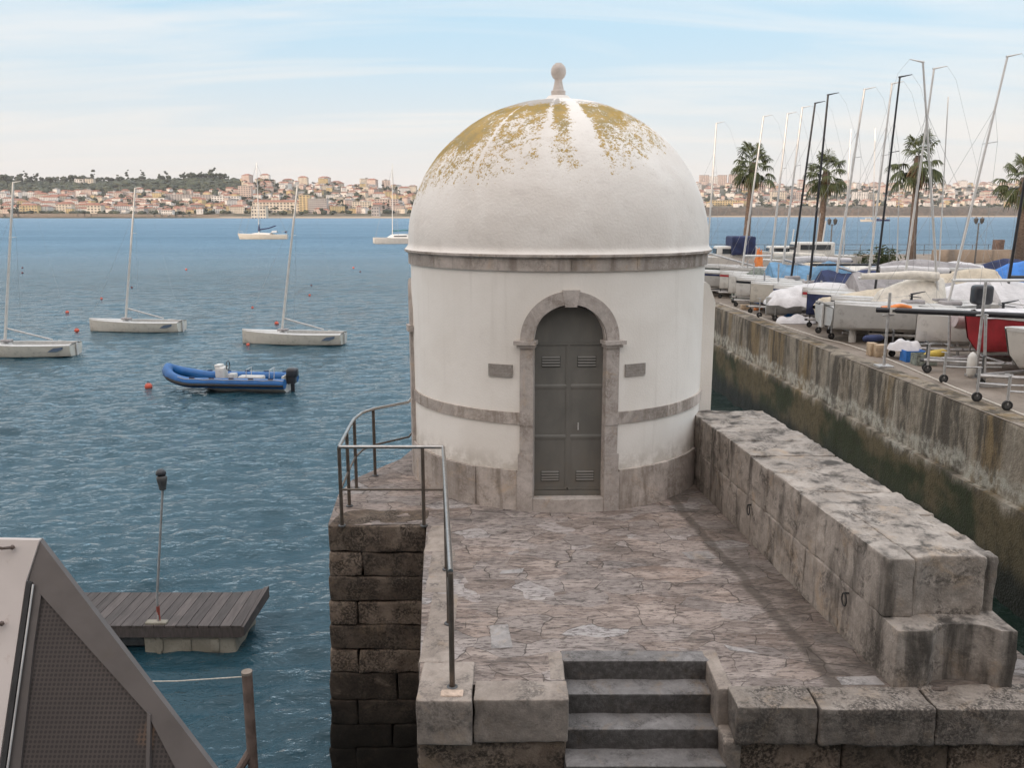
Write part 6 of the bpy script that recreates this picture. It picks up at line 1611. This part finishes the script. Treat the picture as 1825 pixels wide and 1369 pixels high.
big(300, 375, 1600, 20, 14, 9, W_, 2, 5, 'white chapel like house near the shore right of the middle mast', 0, 'hip')
big(645, 355, 1720, 34, 15, 20, C_, 5, 7, 'cream apartment block between the yacht and the catamaran'); big(690, 350, 1800, 48, 16, 20, P_, 5, 9, 'pink apartment block behind the catamaran mast')
big(463, 378, 1570, 26, 16, 24, C_, 4, 5, 'cream stone villa on the beach behind the yacht mast'); big(670, 383, 1600, 14, 14, 17, G_, 3, 3, 'square grey stone tower on the beach left of the catamaran')
big(55, 355, 1680, 34, 14, 15, O_, 3, 6, 'ochre villa near the shore right of the leftmost mast', 0, 'hip'); big(118, 350, 1690, 30, 16, 17, C_, 4, 5, 'cream villa halfway between the two left masts', 0, 'hip'); big(172, 362, 1660, 26, 18, 15, C_, 3, 4, 'cream gabled hotel near the shore left of the middle mast', 0, 'hip')
for px, col, hh, lab in ((1252, P_, 34, 'leftmost tall block on the skyline right of the dome'), (1268, W_, 30, 'second tall block on the skyline right of the dome'), (1284, P_, 36, 'third tall block on the skyline right of the dome'), (1304, P_, 38, 'tall pink block left of the first palm crown'), (1318, W_, 34, 'tall white block directly behind the first palm')):
    big(px, 330, 3400, 34, 20, hh, col, 9, 5, lab)
big(1290, 365, 2260, 90, 14, 14, O_, 3, 14, 'long yellow building above the cliff right of the dome'); big(1385, 345, 2500, 42, 18, 30, C_, 7, 7, 'cream tower block right of the first palm'); big(1408, 345, 2550, 50, 18, 26, P_, 6, 8, 'pink block between the first palm and the black masts'); big(1530, 345, 2500, 40, 18, 30, W_, 8, 6, 'white tower block right of the second palm'); big(1555, 345, 2540, 44, 18, 24, C_, 6, 7, 'cream block left of the tall black mast')
gen(44, 0, 735, 75, 200, ['small', 'mid', 'mid', 'large'], [W_, C_, O_, P_, G_, W_], ['hip', 'gable', 'flat', 'hip'])
gen(64, 40, 735, 180, 420, ['small', 'mid', 'mid', 'large'], [W_, C_, P_, W_, O_], ['hip', 'gable', 'hip', 'flat'])
gen(16, 0, 430, 400, 520, ['small', 'mid'], [W_, C_, P_, W_], ['hip', 'gable', 'hip'])
gen(24, 400, 735, 400, 640, ['small', 'mid', 'large'], [W_, C_, P_, W_], ['hip', 'gable', 'hip'])
gen(24, 430, 735, 600, 800, ['mid', 'large', 'block'], [C_, P_, W_, O_], ['hip', 'hip', 'flat'])
gen(44, 1235, 1825, 60, 330, ['mid', 'large', 'mid', 'small'], [W_, C_, P_, O_, W_], ['hip', 'gable', 'flat'])
gen(40, 1235, 1825, 330, 800, ['mid', 'large', 'large'], [W_, C_, P_, W_], ['hip', 'gable', 'flat'])
gen(38, 1235, 1825, 800, 1450, ['large', 'block', 'large'], [W_, P_, C_], ['flat', 'hip', 'flat'])

# the many small far houses between them: one mass
mb = MB(); RC = [0, 1, 2, 3]
k = 0; tries = 0
while k < 620 and tries < 20000:
    tries += 1
    if rr.random() < .42: px = rr.uniform(-5, 740); d = rr.uniform(90, 760) if px > 420 else rr.uniform(90, 470)
    else: px = rr.uniform(1232, 1835); d = rr.uniform(45, 1480)
    x = (px - 912.5) / F * 2000
    for _ in range(4): x = (px - 912.5) / F * (shore(x) + d) * cos(PITCH)
    y = shore(x) + d; w = rr.uniform(10, 20); 
    if not free(x, y, w / 2 * .7): continue
    placed.append((x, y, w / 2)); k += 1; dd = rr.uniform(9, 12); h = rr.choice([6, 6, 8, 9, 12]); z = hgt(x, y); rot = Matrix.Rotation(R_(rr.uniform(-40, 40)), 3, 'Z'); c = Vector((x, y, z)); ci = rr.choice([0, 0, 0, 1, 2, 3])
    mb.box(c + Vector((0, 0, h / 2 - 3)), (w, dd, h + 6), rot, mi=ci)
    for f in range(max(1, h // 3)):
        for i in range(int(w / 3.5)):
            mb.box(c + rot @ Vector((-w / 2 + 1.7 + 3.5 * i, -dd / 2, 1.7 + 3 * f)), (1.2, .2, 1.4), rot, mi=5)
    e = .6; pts = [(-w / 2 - e, -dd / 2 - e, h), (w / 2 + e, -dd / 2 - e, h), (w / 2 + e, dd / 2 + e, h), (-w / 2 - e, dd / 2 + e, h), (-w / 2 + dd * .4, 0, h + 2.6), (w / 2 - dd * .4, 0, h + 2.6)]
    mb.add([c + rot @ Vector(p) for p in pts], [(0, 1, 5, 4), (2, 3, 4, 5), (1, 2, 5), (3, 0, 4)], mi=4 if rr.random() < .8 else 6)
tag(mb.build('distant_houses', [wallm('white'), wallm('cream'), wallm('pink'), wallm('ochre'), ROOFM, WINM, ROOFG], smooth=False), 'mass of small far houses filling the slopes across the bay', None, None, 'stuff')

# trees of the far shore
M['far_leaf'] = leaf_mat('dark_foliage', (.018, .026, .013), (.062, .072, .036))
def tree_meshes(k, rr_):
    c = MB()
    for i in range(13):
        a = rr_.uniform(0, 2 * pi); q = rr_.random() ** .5 * (4.2 if k != 1 else 2.0); zz_ = rr_.uniform(3.6, 9.2) if k != 1 else rr_.uniform(4, 16)
        if k == 2: zz_ = rr_.uniform(8.2, 10.2); q *= 1.25
        c.ico((q * cos(a), q * sin(a), zz_), rr_.uniform(1.3, 2.7) * (1 if k != 1 else .7), 1, .35, (1, 1, .75), rr_.random(), 0, rr_)
    t = MB(); t.tube([(0, 0, -2), (.2, 0, 3), (.1, .1, 8)], .45, 6, .2)
    a = c.build('crown', M['far_leaf'], smooth=False); b = t.build('trunk', M['bark']); r = (a.data, b.data); bpy.data.objects.remove(a); bpy.data.objects.remove(b); return r
TM = [[tree_meshes(k, random.Random(k * 10 + j)) for j in range(3)] for k in range(3)]
KN = ['round dark tree', 'narrow tall dark tree', 'umbrella pine tree']
def add_tree(px, y, k, sc, j):
    x = (px - 912.5) / F * y * cos(PITCH); z = hgt(x, y); root = empty('tree', (x, y, z), rr.uniform(0, 6)); root.scale = (sc, sc, sc * rr.uniform(.85, 1.15))
    a, b = TM[k][j]
    for nm, me in (('crown', a), ('trunk', b)): o = bpy.data.objects.new(nm, me); COL.objects.link(o); o.parent = root
    d = y - shore(x); row = 'by the shore' if d < 160 else ('amid the houses' if d < 520 else 'on the ridge')
    tag(root, '%s %s, %s' % (KN[k], row, zone(px)), 'tree', 'trees across the bay')
for i in range(105):
    px = rr.uniform(-5, 420); d = rr.uniform(650, 840); y = shore((px - 912.5) / F * 2250) + d; add_tree(px, y, rr.choice([0, 0, 0, 2, 1]), rr.uniform(1.1, 2.3), rr.randrange(3))
for i in range(80):
    px = rr.uniform(-5, 740); d = rr.uniform(60, 620); y = shore((px - 912.5) / F * 1900) + d; add_tree(px, y, rr.choice([0, 0, 2, 1]), rr.uniform(.7, 1.35), rr.randrange(3))
for i in range(22):
    px = rr.uniform(430, 740); d = rr.uniform(560, 760); y = shore((px - 912.5) / F * 2150) + d; add_tree(px, y, rr.choice([0, 0, 2]), rr.uniform(.8, 1.3), rr.randrange(3))
for i in range(75):
    px = rr.uniform(1238, 1825); d = rr.uniform(50, 1000); y = shore(700) + d; add_tree(px, y, rr.choice([0, 0, 2]), rr.uniform(.9, 1.9), rr.randrange(3))
# woodland that reads as one mass on the left ridge and slopes
mb = MB()
for i in range(3300):
    q = rr.random()
    if q < .45: px = rr.uniform(-10, 430); d = rr.uniform(470, 830)
    elif q < .66: px = rr.uniform(0, 460); d = rr.uniform(60, 470)
    elif q < .76: px = rr.uniform(380, 735); d = rr.uniform(60, 560)
    else: px = rr.uniform(1240, 1825); d = rr.uniform(40, 1100)
    x = (px - 912.5) / F * 2000
    for _ in range(3): x = (px - 912.5) / F * (shore(x) + d) * cos(PITCH)
    y = shore(x) + d; s_ = rr.uniform(2.5, 5.5) * (1.5 if q < .4 else 1)
    mb.ico((x, y, hgt(x, y) + s_ * .5), s_, 1, .3, (1.25, 1, .8), rr.random(), 0, rr)
tag(mb.build('woodland', M['far_leaf'], smooth=False), 'dark woodland and bushes covering the far slopes', None, None, 'stuff')
# seawall at the far left shore
mb = MB()
for i in range(60):
    x0 = -1180 + i * 11.0
    y = shore(x0) + 14; mb.box((x0, y, 5.0 - 2 * S(x0, -800, -560)), (11.1, 2, 6.4), tint=rr.random())
tag(mb.build('sea_wall', M['quay_top']), 'grey retaining wall along the far left shore', 'sea wall')

# ------------------------------------------------------------------ air
def add_haze():
    t = NT('air_haze'); t.t.nodes.remove(t.b); v = t.n('ShaderNodeVolumePrincipled'); v.inputs['Color'].default_value = (.92, .90, .93, 1); v.inputs['Density'].default_value = HAZE; v.inputs['Anisotropy'].default_value = .2
    out_ = [q for q in t.t.nodes if q.type == 'OUTPUT_MATERIAL'][0]; t.t.links.new(v.outputs[0], out_.inputs['Volume'])
    mb = MB(); mb.box((0, 2500, 99), (10600, 5500, 206)); o = mb.build('haze', t.m, smooth=False); tag(o, None, None, None, 'stuff')
HAZE = .00006
if HAZE: add_haze()
